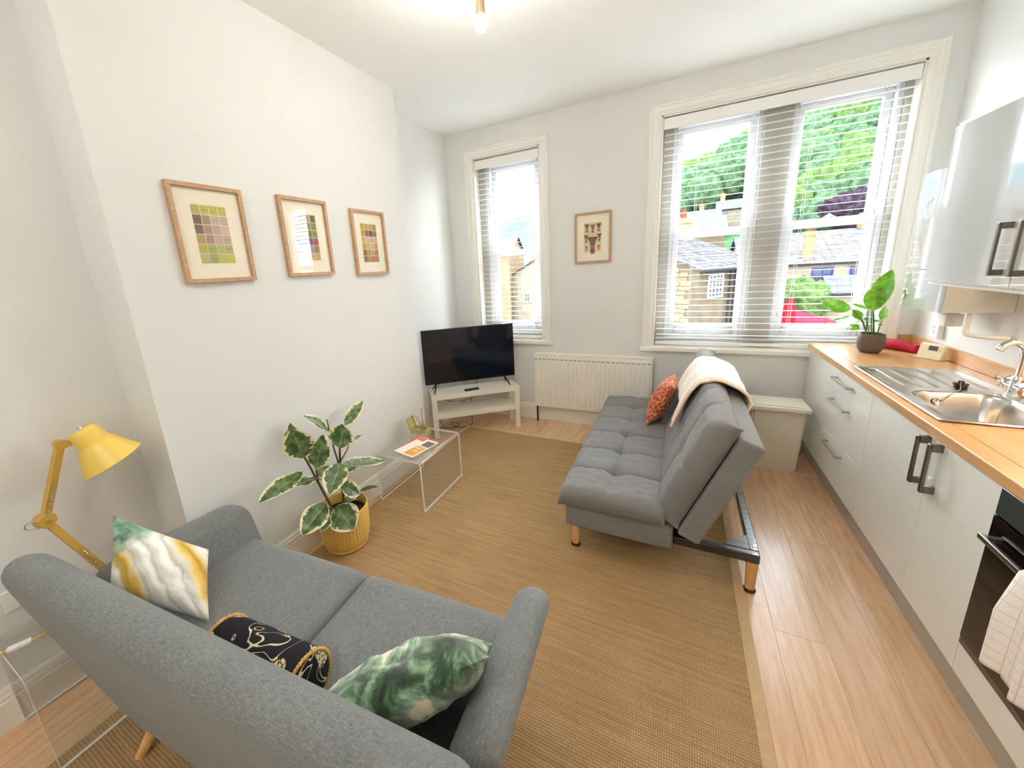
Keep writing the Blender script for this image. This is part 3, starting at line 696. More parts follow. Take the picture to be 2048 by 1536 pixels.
for k in range(NF):
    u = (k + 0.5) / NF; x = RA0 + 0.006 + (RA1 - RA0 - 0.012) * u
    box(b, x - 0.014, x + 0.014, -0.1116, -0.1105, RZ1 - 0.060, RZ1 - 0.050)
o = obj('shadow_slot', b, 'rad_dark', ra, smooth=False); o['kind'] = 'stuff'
b = B(); tube(b, [(RA0 + 0.02, -0.075, RZ0 + 0.03), (RA0 + 0.02, -0.075, 0.0)], 0.009, 10); obj('tail_pipe', b, 'pipe_dark', ra)
b = B(); lathe(b, [(0.003, 0), (0.008, 0), (0.008, 0.008), (0.003, 0.008)], 10, (RA1 - 0.002, -0.09, RZ1 - 0.04), axis=(1, 0, 0)); obj('bleed_valve', b, 'chrome', ra)
for xx in (1.15, 1.85):
    b = B(); box(b, xx, xx + 0.03, -0.0345, -0.0005, 0.25, 0.70); obj('bracket', b, 'rad', ra, smooth=False)

bi = thing('bin', 'pale beige lidded bin standing between the futon back and kitchen drawers', 'bin', (2.92, -0.33, 0))
b = B(); loft(b, [[Vector((x, y, z)) for x, y in ((x0, y0), (x1, y0), (x1, y1), (x0, y1))] for x0, x1, y0, y1, z in ((2.775, 3.065, -0.415, -0.215, 0.0), (2.760, 3.080, -0.425, -0.205, 0.480))])
bmesh.ops.bevel(b, geom=[e for e in b.edges if abs(e.verts[0].co.z - e.verts[1].co.z) > 0.1], offset=0.012, segments=3, affect='EDGES'); obj('body', b, 'bin', bi)
b = B(); box(b, 2.738, 3.098, -0.468, -0.192, 0.481, 0.512, 0.006, 2); box(b, 2.768, 3.068, -0.440, -0.220, 0.513, 0.518, 0.002, 1); obj('lid', b, 'bin', bi)

# ------------------------------------------------------------------ TV bench, television
BX, BY, BA = 0.1425, -0.8638, 0.6857
BT = Matrix.Translation((BX, BY, 0)) @ Matrix.Rotation(BA, 4, 'Z')
tb = thing('tv_bench', 'low white bench with open shelf set diagonally under the television', 'bench', BT @ Vector((0.45, 0.13, 0)))
b = B(); box(b, 0, 0.9, 0, 0.26, 0.40, 0.45, 0.0015, 1, mat=BT); obj('top', b, 'white_lam', tb, smooth=False)
b = B(); box(b, 0.0505, 0.8495, 0.004, 0.256, 0.200, 0.248, 0.0015, 1, mat=BT); obj('shelf', b, 'white_lam', tb, smooth=False)
for x, y in ((0, 0), (0.85, 0), (0, 0.21), (0.85, 0.21)):
    b = B(); box(b, x, x + 0.05, y, y + 0.05, 0.0 if x > 0.5 or y < 0.1 else 0.0, 0.3995, 0.0015, 1, mat=BT); obj('leg', b, 'white_lam', tb, smooth=False)
TT = Matrix.Translation((0.038, -0.795, 0)) @ Matrix.Rotation(0.697, 4, 'Z')
tv = thing('television', 'black flat-screen television on splayed feet on the white bench', 'television', TT @ Vector((0.48, 0.02, 0.451)))
TW, TH, TZ = 0.930, 0.547, 0.534
b = B(); box(b, 0, TW, -0.012, 0.026, TZ, TZ + TH, 0.004, 2, mat=TT); box(b, 0.16, TW - 0.16, 0.026, 0.070, TZ + 0.03, TZ + 0.33, 0.012, 2, mat=TT); obj('casing', b, 'tv_black', tv)
b = B(); box(b, 0.010, TW - 0.010, -0.0135, -0.0122, TZ + 0.018, TZ + TH - 0.010, mat=TT); obj('screen', b, 'screen', tv, smooth=False)
for x in (0.11, TW - 0.11):
    b = B()
    for sgn in (-1, 1):
        tube(b, [TT @ Vector((x, 0.006, TZ + 0.004)), TT @ Vector((x - (0.035 if x < 0.5 else -0.035), 0.006 + sgn * 0.085, 0.4565))], [0.010, 0.0055], 8)
    obj('foot', b, 'tv_black', tv)
b = B(); box(b, -0.074, 0.074, -0.019, 0.019, 0.0, 0.016, 0.005, 2)
rc = thing('remote_control', 'slim black remote control lying in front of the television', 'remote', (0.430, -0.560, 0.4505)); 
bmesh.ops.transform(b, matrix=Matrix.Translation((0.430, -0.560, 0.4508)) @ Matrix.Rotation(0.80, 4, 'Z'), verts=b.verts); obj('body', b, 'tv_black', rc)
for i in range(4):
    for j in range(3):
        b = B(); box(b, -0.055 + i * 0.026, -0.043 + i * 0.026, -0.012 + j * 0.009, -0.006 + j * 0.009, 0.0163, 0.0178, mat=Matrix.Translation((0.430, -0.560, 0.4508)) @ Matrix.Rotation(0.80, 4, 'Z')); obj('button', b, 'rad_dark', rc, smooth=False)
def cable(name, pts, r, m, label): 
    b = B(); tube(b, smoothpath(pts, 6), r, 6); return tag(obj(name, b, m), label, 'cable')
Q = lambda x, y, z: BT @ Vector((x, y, z))
cable('cable', [Q(0.12, 0.30, 0.50), Q(0.10, 0.31, 0.40), Q(0.14, 0.30, 0.32), Q(0.24, 0.29, 0.272), Q(0.36, 0.29, 0.270), Q(0.5, 0.30, 0.30), Q(0.52, 0.32, 0.47)], 0.003, 'cable_b', 'thin black cable looping behind the upper gap of the TV bench')
cable('cable', [Q(0.08, 0.29, 0.19), Q(0.10, 0.28, 0.05), Q(0.15, 0.24, 0.005), Q(0.24, 0.22, 0.005), Q(0.30, 0.30, 0.005), Q(0.25, 0.36, 0.005), Q(0.20, 0.30, 0.008), Q(0.30, 0.20, 0.006), Q(0.42, 0.24, 0.006), Q(0.45, 0.33, 0.04), Q(0.46, 0.35, 0.3)], 0.003, 'cable_b', 'black cable tangled on the floor underneath the TV bench')

# ------------------------------------------------------------------ acrylic tables
def acrylic_table(x0, x1, y0, y1, h, label, z0=0.0):
    t = 0.011; R = 0.03; r = thing('acrylic_table', label, 'table', ((x0 + x1) / 2, (y0 + y1) / 2, z0), 'clear acrylic waterfall tables')
    def path(off):
        pts = [(x0 + off, z0)]
        for k in range(7):
            a = PI - PI / 2 * k / 6; pts.append((x0 + R + (R - off) * math.cos(a), h - R + (R - off) * math.sin(a)))
        for k in range(7):
            a = PI / 2 - PI / 2 * k / 6; pts.append((x1 - R + (R - off) * math.cos(a), h - R + (R - off) * math.sin(a)))
        return pts + [(x1 - off, z0)]
    po, pi_ = path(0), path(t); b = B(); n = len(po)
    v = [[[b.verts.new((x, y, z)) for x, z in p] for p in (po, pi_)] for y in (y0, y1)]
    for i in range(n - 1):
        b.faces.new((v[0][0][i], v[0][0][i + 1], v[1][0][i + 1], v[1][0][i])); b.faces.new((v[0][1][i + 1], v[0][1][i], v[1][1][i], v[1][1][i + 1]))
    obj('sheet', b, 'acrylic', r, angle=60)
    e = 0.0006; b = B()
    for s, y in ((0, y0 - e), (1, y1 + e)):
        w = [[b.verts.new((x, y, z)) for x, z in p] for p in (po, pi_)]
        w2 = [[b.verts.new((x, y + (0.0015 if s == 0 else -0.0015), z)) for x, z in p] for p in (po, pi_)]
        for i in range(n - 1): b.faces.new((w[0][i], w[0][i + 1], w[1][i + 1], w[1][i]))
        for i in range(n - 1):
            for q in (0, 1): b.faces.new((w[q][i], w[q][i + 1], w2[q][i + 1], w2[q][i]))
    for xa, xb in ((x0, x0 + t), (x1 - t, x1)): box(b, xa, xb, y0, y1, z0, z0 + 0.0025)
    obj('polished_edge', b, 'acrylic_edge', r, smooth=False); return r
acrylic_table(0.352, 0.748, -1.915, -1.385, 0.385, 'clear acrylic waterfall coffee table with magazines beside the white bench', 0.0105)
acrylic_table(0.020, 0.398, -3.655, -3.110, 0.408, 'clear acrylic waterfall side table behind the charcoal loveseat, under the yellow lamp', 0.0105)
# magazines and diffuser set
def patches(name, parent, z, quads, tf, mname='print'):
    b = B(); cols = []
    for i, (x0, x1, y0, y1, c) in enumerate(quads):
        zz = z + 0.00025 * i
        b.faces.new([b.verts.new(tf @ Vector(p)) for p in ((x0, y0, zz), (x1, y0, zz), (x1, y1, zz), (x0, y1, zz))]); cols.append(c)
    o = obj(name, b, mname, parent, smooth=False); setcol(o, cols); return o
def magazine(loc, rot, w, h, t, label, quads):
    tf = Matrix.Translation(loc) @ Matrix.Rotation(rot, 4, 'Z'); r = thing('magazine', label, 'magazine', loc, 'magazines on the acrylic table')
    b = B(); box(b, -w / 2, w / 2, -h / 2, h / 2, 0.0, t, 0.0006, 1, mat=tf); obj('pages', b, 'mount', r, smooth=False)
    patches('cover', r, t + 0.0003, quads, tf); return r
magazine((0.575, -1.722, 0.3855), -0.10, 0.205, 0.275, 0.006, 'orange-red backed magazine at the bottom of the pair on the acrylic table',
         [(-0.1025, 0.1025, -0.1375, 0.1375, (236, 98, 66)), (0.0, 0.1025, -0.1375, -0.10, (70, 60, 60))])
magazine((0.590, -1.738, 0.3920), -0.20, 0.190, 0.265, 0.005, 'white magazine with an orange block, uppermost of the pair on acrylic table',
         [(-0.095, 0.095, -0.1325, 0.1325, (248, 240, 228)), (-0.01, 0.085, -0.12, 0.015, (238, 168, 92)), (0.01, 0.09, 0.03, 0.11, (120, 110, 112)), (-0.09, -0.02, 0.085, 0.13, (240, 112, 84)), (0.0, 0.05, -0.02, -0.008, (250, 236, 210)), (0.02, 0.07, -0.06, -0.05, (250, 236, 210))])
DT = Matrix.Translation((0.435, -1.475, 0.3858)) @ Matrix.Rotation(0.18, 4, 'Z')
dx = thing('gift_box', 'open green and gold card box holding the reed diffuser', 'box', (0.435, -1.475, 0.3858))
b = B(); w, h, d, t = 0.068, 0.05, 0.030, 0.003
box(b, -w, w, -h, h, 0, t, mat=DT); box(b, -w, w, -h, -h + t, t, d, mat=DT); box(b, -w, w, h - t, h, t, d, mat=DT); box(b, -w, -w + t, -h + t, h - t, t, d, mat=DT); box(b, w - t, w, -h + t, h - t, t, d, mat=DT); obj('tray', b, 'kraft', dx, smooth=False)
b = B(); LT = DT @ Matrix.Translation((-w, 0, d)) @ Matrix.Rotation(math.radians(-14), 4, 'Y'); box(b, -t, 0, -h, h, 0, 0.085, mat=LT); box(b, 0, 0.012, -h, -h + t, 0, 0.085, mat=LT); box(b, 0, 0.012, h - t, h, 0, 0.085, mat=LT); box(b, 0, 0.012, -h + t, h - t, 0.082, 0.085, mat=LT); obj('lid', b, 'kraft', dx, smooth=False)
rd = thing('reed_diffuser', 'small clear glass bottle with reed sticks standing in the open card box', 'diffuser', (0.45, -1.455, 0.389))
b = B(); lathe(b, [(0.003, 0.3895), (0.022, 0.3895), (0.023, 0.394), (0.022, 0.428), (0.010, 0.438), (0.0085, 0.452), (0.012, 0.454), (0.012, 0.458), (0.007, 0.458)], 20, (0.455, -1.455, 0)); obj('bottle', b, 'bottle', rd)
for dx_, dy_, hh in ((-0.045, -0.05, 0.15), (-0.012, 0.0, 0.185), (-0.004, 0.012, 0.185), (-0.03, -0.03, 0.13)):
    b = B(); tube(b, [(0.455, -1.455, 0.392), (0.455 + dx_, -1.455 + dy_, 0.392 + hh)], 0.0022, 6); obj('reed', b, 'reed', rd)

# ------------------------------------------------------------------ framed prints
def framed(corner, ux, uy, nrm, w, h, label, art, group=None, fw=0.018):
    """corner: lower corner on the wall; ux along the wall, uy up, nrm into the room"""
    ux, uy, nrm = Vector(ux), Vector(uy), Vector(nrm); c0 = Vector(corner)
    tf = Matrix(((ux.x, uy.x, nrm.x, c0.x), (ux.y, uy.y, nrm.y, c0.y), (ux.z, uy.z, nrm.z, c0.z), (0, 0, 0, 1)))
    r = thing('framed_print', label, 'picture', tf @ Vector((w / 2, 0, 0.01)), group); t = 0.024
    b = B()
    L = [[tf @ Vector((a, bb, zz)) for zz in (0.001, t)] for a, bb in ()]
    prof = [(0, 0.001), (0, t), (fw, t), (fw, t - 0.010), (fw, 0.001)]
    cs = ((0, 0, 1, 1), (w, 0, -1, 1), (w, h, -1, -1), (0, h, 1, -1))
    rings = [[b.verts.new(tf @ Vector((cx_ + sx_ * p, cy_ + sy_ * p, z))) for p, z in prof] for cx_, cy_, sx_, sy_ in cs]
    n = len(prof)
    for i in range(4):
        A, C = rings[i], rings[(i + 1) % 4]
        for k in range(n): b.faces.new((A[k], A[(k + 1) % n], C[(k + 1) % n], C[k]))
    obj('frame', b, 'frame_oak', r, smooth=False)
    b = B(); box(b, fw, w - fw, fw, h - fw, 0.002, 0.008, mat=tf); obj('mount', b, 'mount', r, smooth=False)
    b = B(); cols = []
    for i, (pts, c) in enumerate(art):
        b.faces.new([b.verts.new(tf @ Vector((x, y, 0.0084 + 0.00012 * i / max(1, len(art) / 12)))) for x, y in pts]); cols.append(c)
    o = obj('print', b, 'print', r, smooth=False); setcol(o, cols)
    b = B(); box(b, fw, w - fw, fw, h - fw, 0.0130, 0.0142, mat=tf); obj('pane', b, 'pic_glass', r, smooth=False); return r
def swatches(w, h, pal, seed):
    rnd = random.Random(seed); out = []; x0, x1, y0, y1 = w * 0.26, w * 0.74, h * 0.20, h * 0.80; g = 0.003
    out.append(([(x0 - 0.004, y0 - 0.004), (x1 + 0.004, y0 - 0.004), (x1 + 0.004, y1 + 0.004), (x0 - 0.004, y1 + 0.004)], (246, 236, 206)))
    cw, ch = (x1 - x0) / 4, (y1 - y0) / 6
    for j in range(6):
        for i in range(4):
            a, c = x0 + i * cw + g / 2, y1 - (j + 1) * ch + g / 2; col = pal[j % len(pal)][i % 4] if isinstance(pal[j % len(pal)], (list, tuple)) and isinstance(pal[j % len(pal)][0], (list, tuple)) else pal[j]
            v = rnd.uniform(0.94, 1.06); col = tuple(min(255, k * v) for k in col)
            out.append(([(a, c), (a + cw - g, c), (a + cw - g, c + ch - g), (a, c + ch - g)], col))
            if rnd.random() < 0.35:
                out.append(([(a, c + ch * 0.42), (a + cw - g, c + ch * 0.42), (a + cw - g, c + ch * 0.50), (a, c + ch * 0.50)], tuple(k * 0.82 for k in col)))
    return out
ol, br, pi2, gr, ye, mg, sd = (196, 188, 96), (136, 112, 96), (204, 178, 164), (178, 184, 120), (200, 176, 74), (150, 100, 92), (198, 168, 110)
P1 = [[ol, ol, ol, ol], [br, (168, 140, 120), pi2, pi2], [(132, 110, 104), (170, 146, 128), pi2, pi2], [sd, (188, 158, 140), pi2, pi2], [ol, gr, gr, gr], [gr, gr, ol, ol]]
P2 = [[pi2, (190, 170, 150), (186, 160, 136), (120, 112, 90)], [gr, gr, (160, 156, 118), (138, 148, 100)], [(196, 150, 150), gr, (166, 132, 96), (142, 156, 92)], [(120, 130, 180), (140, 150, 190), (112, 112, 150), (190, 90, 90)], [(190, 120, 150), pi2, (150, 160, 150), (160, 124, 100)], [(220, 180, 180), (220, 180, 170), (212, 170, 100), sd]]
P3 = [[ye, sd, sd, (186, 150, 100)], [ye, mg, (110, 78, 88), (150, 130, 76)], [(214, 170, 140), (216, 190, 150), (214, 180, 150), (212, 178, 150)], [(204, 178, 70), (206, 176, 120), (208, 184, 140), (214, 150, 90)], [(140, 116, 76), (180, 160, 110), (196, 160, 140), (170, 154, 90)], [(150, 116, 90), (178, 150, 86), (204, 108, 80), (168, 150, 110)]]
FW_, FH_ = 0.3275, 0.4329
g_ = 'oak framed swatch prints on the chimney wall'
framed((XC, -2.847, 1.645), (0, 1, 0), (0, 0, 1), (1, 0, 0), FW_, FH_, 'oak-framed olive swatch print, nearest the yellow lamp of three on chimney wall', swatches(FW_, FH_, P1, 1), g_)
framed((XC, -2.317, 1.653), (0, 1, 0), (0, 0, 1), (1, 0, 0), FW_, FH_, 'oak-framed multicoloured swatch print, middle of three on the chimney wall', swatches(FW_, FH_, P2, 2), g_)
framed((XC, -1.785, 1.637), (0, 1, 0), (0, 0, 1), (1, 0, 0), FW_, FH_, 'oak-framed warm brown swatch print, nearest the windows of three on chimney wall', swatches(FW_, FH_, P3, 3), g_)
def capitals(w, h):
    out = []; R4 = lambda x0, x1, y0, y1: [(x0, y0), (x1, y0), (x1, y1), (x0, y1)]
    out.append((R4(w * 0.26, w * 0.74, h * 0.22, h * 0.80), (228, 208, 164)))
    def cap(cx_, top, s, cols):
        hw, hh = 0.020 * s, 0.034 * s
        out.append((R4(cx_ - hw * 0.55, cx_ + hw * 0.55, top - hh * 2.3, top - hh), cols[2]))
        out.append((R4(cx_ - hw * 0.55, cx_ + hw * 0.55, top - hh * 1.9, top - hh * 1.6), cols[1]))
        out.append(([(cx_ - hw * 0.55, top - hh), (cx_ + hw * 0.55, top - hh), (cx_ + hw * 0.8, top - hh * 0.45), (cx_ + hw * 1.25, top), (cx_ - hw * 1.25, top), (cx_ - hw * 0.8, top - hh * 0.45)], cols[0]))
        out.append((R4(cx_ - hw * 1.25, cx_ + hw * 1.25, top, top + hh * 0.22), cols[1]))
        for k in range(-2, 3): out.append(([(cx_ + k * hw * 0.2 - 0.0008 * s, top - hh), (cx_ + k * hw * 0.2 + 0.0008 * s, top - hh), (cx_ + k * hw * 0.45 + 0.001 * s, top - 0.002), (cx_ + k * hw * 0.45 - 0.001 * s, top - 0.002)], cols[1]))
    k1 = ((120, 104, 72), (84, 70, 52), (190, 150, 110)); k2 = ((140, 116, 84), (92, 74, 60), (206, 120, 90))
    cap(w * 0.34, h * 0.755, 0.85, k1); cap(w * 0.50, h * 0.740, 0.85, k2); cap(w * 0.66, h * 0.755, 0.85, k1)
    cap(w * 0.32, h * 0.545, 0.80, k2); cap(w * 0.68, h * 0.555, 0.80, k1); cap(w * 0.50, h * 0.485, 1.75, ((128, 116, 84), (70, 74, 66), (190, 110, 88)))
    cap(w * 0.33, h * 0.33, 0.45, k2); cap(w * 0.67, h * 0.335, 0.45, k2); return out
framed((1.3348, -0.0005, 1.6178), (1, 0, 0), (0, 0, 1), (0, -1, 0), 0.3251, 0.4463, 'oak-framed print of carved column capitals between the two windows', capitals(0.3251, 0.4463))

# ------------------------------------------------------------------ loveseat in the foreground
ls = thing('loveseat', 'charcoal grey two-seat loveseat with flared arms and tapered wooden legs', 'sofa', (1.14, -3.15, 0))
LXC = 1.145
def lhalf(z): return 0.535 + (0.835 - 0.535) * max(0, (z - 0.19)) / 0.63
def rrect(cx_, cy_, hx, hy, r, n=6):
    out = []
    for qx, qy, a0 in ((1, 1, 0), (-1, 1, PI / 2), (-1, -1, PI), (1, -1, 1.5 * PI)):
        for k in range(n):
            a = a0 + PI / 2 * k / (n - 1); out.append((cx_ + qx * (hx - r) + r * math.cos(a), cy_ + qy * (hy - r) + r * math.sin(a)))
    return out
def back_ring(s, shrink):
    """section through the sofa back (depth a, height z), leaning back a little"""
    pts = []
    z0, z1 = 0.185, 0.825; hz = (z1 - z0) / 2; zc = (z0 + z1) / 2
    th = 0.064 * shrink
    for a, z in rrect(0, zc, th, hz - (1 - shrink) * 0.075, min(0.062, th * 0.96), 7):
        t = (z - z0) / (z1 - z0)
        y = -3.420 - 0.112 * t + a * (1.0 + 0.05 * (1 - t))
        pts.append(Vector((LXC + s * lhalf(z), y, z)))
    return pts
b = B(); S = []
for k in range(7):
    a = PI / 2 * k / 6; S.append((-1 + 0.085 * (1 - math.sin(a)) * 0 + 0.078 * (1 - math.sin(a)) * -1 + 0.078, math.cos(PI / 2 - a)))
S = [(-1 + 0.09 * (1 - math.cos(PI / 2 * k / 6)), max(0.12, math.sin(PI / 2 * k / 6))) for k in range(7)]
mid = [(-0.91 + 1.82 * k / 10, 1.0) for k in range(1, 10)]
full = S + mid + [(-s, q) for s, q in reversed(S)]
loft(b, [back_ring(s, q) for s, q in full]); obj('backrest', b, 'grey_sofa', ls, angle=70, subd=1)
for side in (-1, 1):
    b = B(); rings = []
    ys = [(-3.44, 1), (-3.30, 1), (-3.15, 1), (-3.02, 1), (-2.93, 1)] + [(-2.93 + 0.095 * math.sin(PI / 2 * k / 5), max(0.12, math.cos(PI / 2 * k / 5))) for k in range(1, 6)]
    for y, q in ys:
        t = (y + 3.44) / 0.62; zt = 0.665 - 0.055 * t; z0 = 0.185 + (1 - q) * 0.05; zt -= (1 - q) * 0.07
        hz = (zt - z0) / 2; ring = []
        for a, z in rrect(0, (zt + z0) / 2, 0.064 * (0.35 + 0.65 * q), hz, 0.060 * (0.35 + 0.65 * q), 7):
            tz = (z - 0.185) / 0.45
            ring.append(Vector((LXC + side * (0.590 + 0.145 * tz + 0.016 * t) + a * (0.72 + 0.28 * tz), y, z)))
        rings.append(ring)
    loft(b, rings); obj('arm', b, 'grey_sofa', ls, angle=70, subd=1)
b = B(); box(b, LXC - 0.57, LXC + 0.57, -3.40, -2.90, 0.175, 0.300, 0.02, 3); obj('base', b, 'grey_sofa', ls)
for k, (x0, x1) in enumerate(((LXC - 0.672, LXC + 0.022), (LXC + 0.026, LXC + 0.672))):
    def seat_pt(u, v, x0=x0, x1=x1):
        x = x0 + (x1 - x0) * u; y = -3.385 + 0.545 * v
        e = min(u, 1 - u) * (x1 - x0); f = (1 - v) * 0.545
        z = 0.452 + 0.016 * math.sin(PI * u) * math.sin(PI * min(1, v * 1.0)) + 0.003 * mnoise.noise((x * 6, y * 6, 0))
        z -= 0.030 * max(0, 1 - e / 0.035) ** 2 + 0.055 * max(0, 1 - f / 0.07) ** 2
        if k == 1 and u > 0.86 and v > 0.80: z += 0.008 * math.sin((u * 60 + v * 40)) * (v - 0.8) / 0.2
        return Vector((x, y, z))
    b = B(); vv = grid(b, 24, 22, seat_pt)
    edge = [vv[i][0] for i in range(25)] + [vv[24][j] for j in range(1, 23)] + [vv[i][22] for i in range(23, -1, -1)] + [vv[0][j] for j in range(21, 0, -1)]
    prev = edge
    for dz, ins in ((-0.05, -0.006), (-0.11, -0.004), (-0.125, 0.012)):
        cxm = sum(v.co.x for v in edge) / len(edge); cym = sum(v.co.y for v in edge) / len(edge)
        cur = [b.verts.new((v.co.x + (ins if v.co.x < cxm else -ins) * (1 if k == 0 or True else 1), v.co.y - (ins if v.co.y > cym else 0), min(v.co.z + dz, 0.44 + dz) if dz > -0.1 else 0.301 + (0.012 if dz > -0.12 else 0))) for v in edge]
        for i in range(len(edge)): j = (i + 1) % len(edge); b.faces.new((prev[i], prev[j], cur[j], cur[i]))
        prev = cur
    b.faces.new(list(reversed(prev)))
    obj('seat_cushion', b, 'grey_sofa', ls, angle=60)
for sx_, sy_ in ((-1, -1), (1, -1), (-1, 1), (1, 1)):
    b = B(); x = LXC + sx_ * 0.535; y = -3.15 + sy_ * 0.20
    tube(b, [(x - sx_ * 0.0, y, 0.178), (x + sx_ * 0.028, y + (-0.135 if sy_ < 0 else 0.06), 0.0105)], [0.027, 0.016], 14); obj('leg', b, 'leg_wood', ls)

ls.rotation_euler = (0, 0, math.radians(4.3)); ls.location = (1.14, -3.135, 0)
# ------------------------------------------------------------------ scatter cushions
def pillow(name, label, center, ux, uy, w, h, t, mats, pinch=0.06, group=None, seed=0, sag=0.0, wr=0.006, quad=None):
    if quad:
        qa, qb, qc, qd = [Vector(q) for q in quad]; center = (qa + qb + qc + qd) / 4; ux = (qb - qa) + (qc - qd); uy = (qa - qd) + (qb - qc)
    ux = Vector(ux).normalized(); uy = Vector(uy); uy = (uy - ux * uy.dot(ux)).normalized(); nz = ux.cross(uy)
    b = B(); N = 26
    def prof(u, v): return (max(0.0, 1 - abs(u) ** 2.6) ** 0.62) * (max(0.0, 1 - abs(v) ** 2.6) ** 0.62)
    def pos(u, v, s):
        px = u * w / 2 * (1 - pinch * (1 - abs(v) ** 2)); py = v * h / 2 * (1 - pinch * (1 - abs(u) ** 2))
        if quad:
            k1, k2 = (1 + u) / 2, (1 + v) / 2; g = (qd.lerp(qc, k1)).lerp(qa.lerp(qb, k1), k2) - center
            g = g * (1 - pinch * (1 - min(abs(u), abs(v)) ** 2) * 0.6); px, py = g.dot(ux), g.dot(uy)
        d = prof(u, v)
        z = s * t / 2 * d + wr * mnoise.noise((u * 2.6 + seed, v * 2.6, s * 3)) * d * 2.2 + wr * 0.8 * mnoise.noise((u * 6 + seed, v * 6, s)) * d - sag * (u * u + v * v) * 0.5
        return Vector((px, py, z))
    top = [[b.verts.new(pos(-1 + 2 * i / N, -1 + 2 * j / N, 1)) for j in range(N + 1)] for i in range(N + 1)]
    bot = [[top[i][j] if i in (0, N) or j in (0, N) else b.verts.new(pos(-1 + 2 * i / N, -1 + 2 * j / N, -1)) for j in range(N + 1)] for i in range(N + 1)]
    for i in range(N):
        for j in range(N):
            b.faces.new((top[i][j], top[i + 1][j], top[i + 1][j + 1], top[i][j + 1])).material_index = 0
            f = b.faces.new((bot[i][j], bot[i][j + 1], bot[i + 1][j + 1], bot[i + 1][j])); f.material_index = len(mats) - 1
    o = obj(name, b, mats, angle=80); c = Vector(center)
    o.matrix_world = Matrix(((ux.x, uy.x, nz.x, c.x), (ux.y, uy.y, nz.y, c.y), (ux.z, uy.z, nz.z, c.z), (0, 0, 0, 1)))
    return tag(o, label, 'cushion', group)
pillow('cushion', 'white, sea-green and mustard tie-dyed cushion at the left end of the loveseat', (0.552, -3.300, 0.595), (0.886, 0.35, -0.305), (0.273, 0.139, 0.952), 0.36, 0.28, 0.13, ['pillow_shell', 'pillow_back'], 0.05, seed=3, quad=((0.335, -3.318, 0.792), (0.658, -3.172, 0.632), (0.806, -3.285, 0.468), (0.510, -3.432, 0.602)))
pillow('cushion', 'forest-green tie-dyed velvet cushion against the right loveseat arm', (1.650, -3.235, 0.600), (0.34, 0.27, 0.09), (0.16, -0.22, 0.30), 0.48, 0.40, 0.15, ['pillow_green'], 0.06, seed=9, wr=0.010)
pillow('cushion', 'rust and pink patterned cushion leaning on the futon backrest', (2.150, -0.675, 0.575), (0.06, 1.0, 0.0), (0.42, -0.02, 0.90), 0.38, 0.36, 0.14, ['pillow_rust'], 0.05, seed=5)
# bolster
bs = thing('bolster', 'black cylindrical bolster embroidered in cream doodles with gold rope trim', 'cushion', (1.18, -3.30, 0.47))
A0, A1, RB = Vector((1.035, -3.350, 0.542)), Vector((1.375, -3.318, 0.542)), 0.084
ax = (A1 - A0).normalized()
b = B(); prof = [(0.004, -0.006), (RB * 0.5, -0.008), (RB * 0.92, -0.003), (RB, 0.006)]
L_ = (A1 - A0).length
prof += [(RB * (1 + 0.03 * math.sin(PI * k / 8) + 0.006 * math.sin(k * 2.1)), 0.006 + (L_ - 0.012) * k / 8) for k in range(1, 8)]
prof += [(RB, L_ - 0.006), (RB * 0.92, L_ + 0.003), (RB * 0.5, L_ + 0.008), (0.004, L_ + 0.006)]
lathe(b, prof, 40, A0, axis=ax); obj('body', b, 'bolster', bs, angle=60)
for p in (A0, A1):
    b = B(); q = Vector((0, 0, 1)).rotation_difference(ax)
    for ph in (0, PI):
        pts = []
        for k in range(241):
            a = 2 * PI * k / 240; c = a * 30 + ph; rr_ = RB + 0.001 + 0.0026 * math.cos(c)
            pts.append(p + q @ Vector((rr_ * math.cos(a), rr_ * math.sin(a), 0.0026 * math.sin(c))))
        tube(b, pts, 0.0032, 6)
    obj('rope_trim', b, 'rope', bs)

# ------------------------------------------------------------------ click-clack futon
fu = thing('futon', 'slate grey tufted click-clack futon on a black steel frame with wooden legs', 'sofa', (2.15, -1.0, 0))
FY0, FY1 = -1.868, -0.200
b = B(); box(b, 1.712, 2.258, FY0, FY1, 0.152, 0.292, 0.022, 3); obj('seat_base', b, 'futon', fu)
CELL = 6
def tuft(u, v, nu=CELL, nv=2, A=0.044):
    """u along the length, v across: puffed cells with stitched valleys"""
    du = abs((u * nu + 0.5) % 1.0 - 0.5) / nu * 1.68 if 0.5 / nu < u < 1 - 0.5 / nu else 9
    dv = abs((v * nv + 0.5) % 1.0 - 0.5) / nv * 0.55 if 0.5 / nv < v < 1 - 0.5 / nv else 9
    g1 = math.exp(-(du / 0.014) ** 0.9) if du < 1 else 0; g2 = math.exp(-(dv / 0.012) ** 0.9) if dv < 1 else 0
    g3 = math.exp(-((du * du + dv * dv) / 0.045 ** 2)) if du < 1 and dv < 1 else 0
    return -A * (0.42 * g1 + 0.22 * g2 + 0.75 * g3)
def edge_round(d, r): return -(r - math.sqrt(max(0, r * r - max(0, r - d) ** 2)))
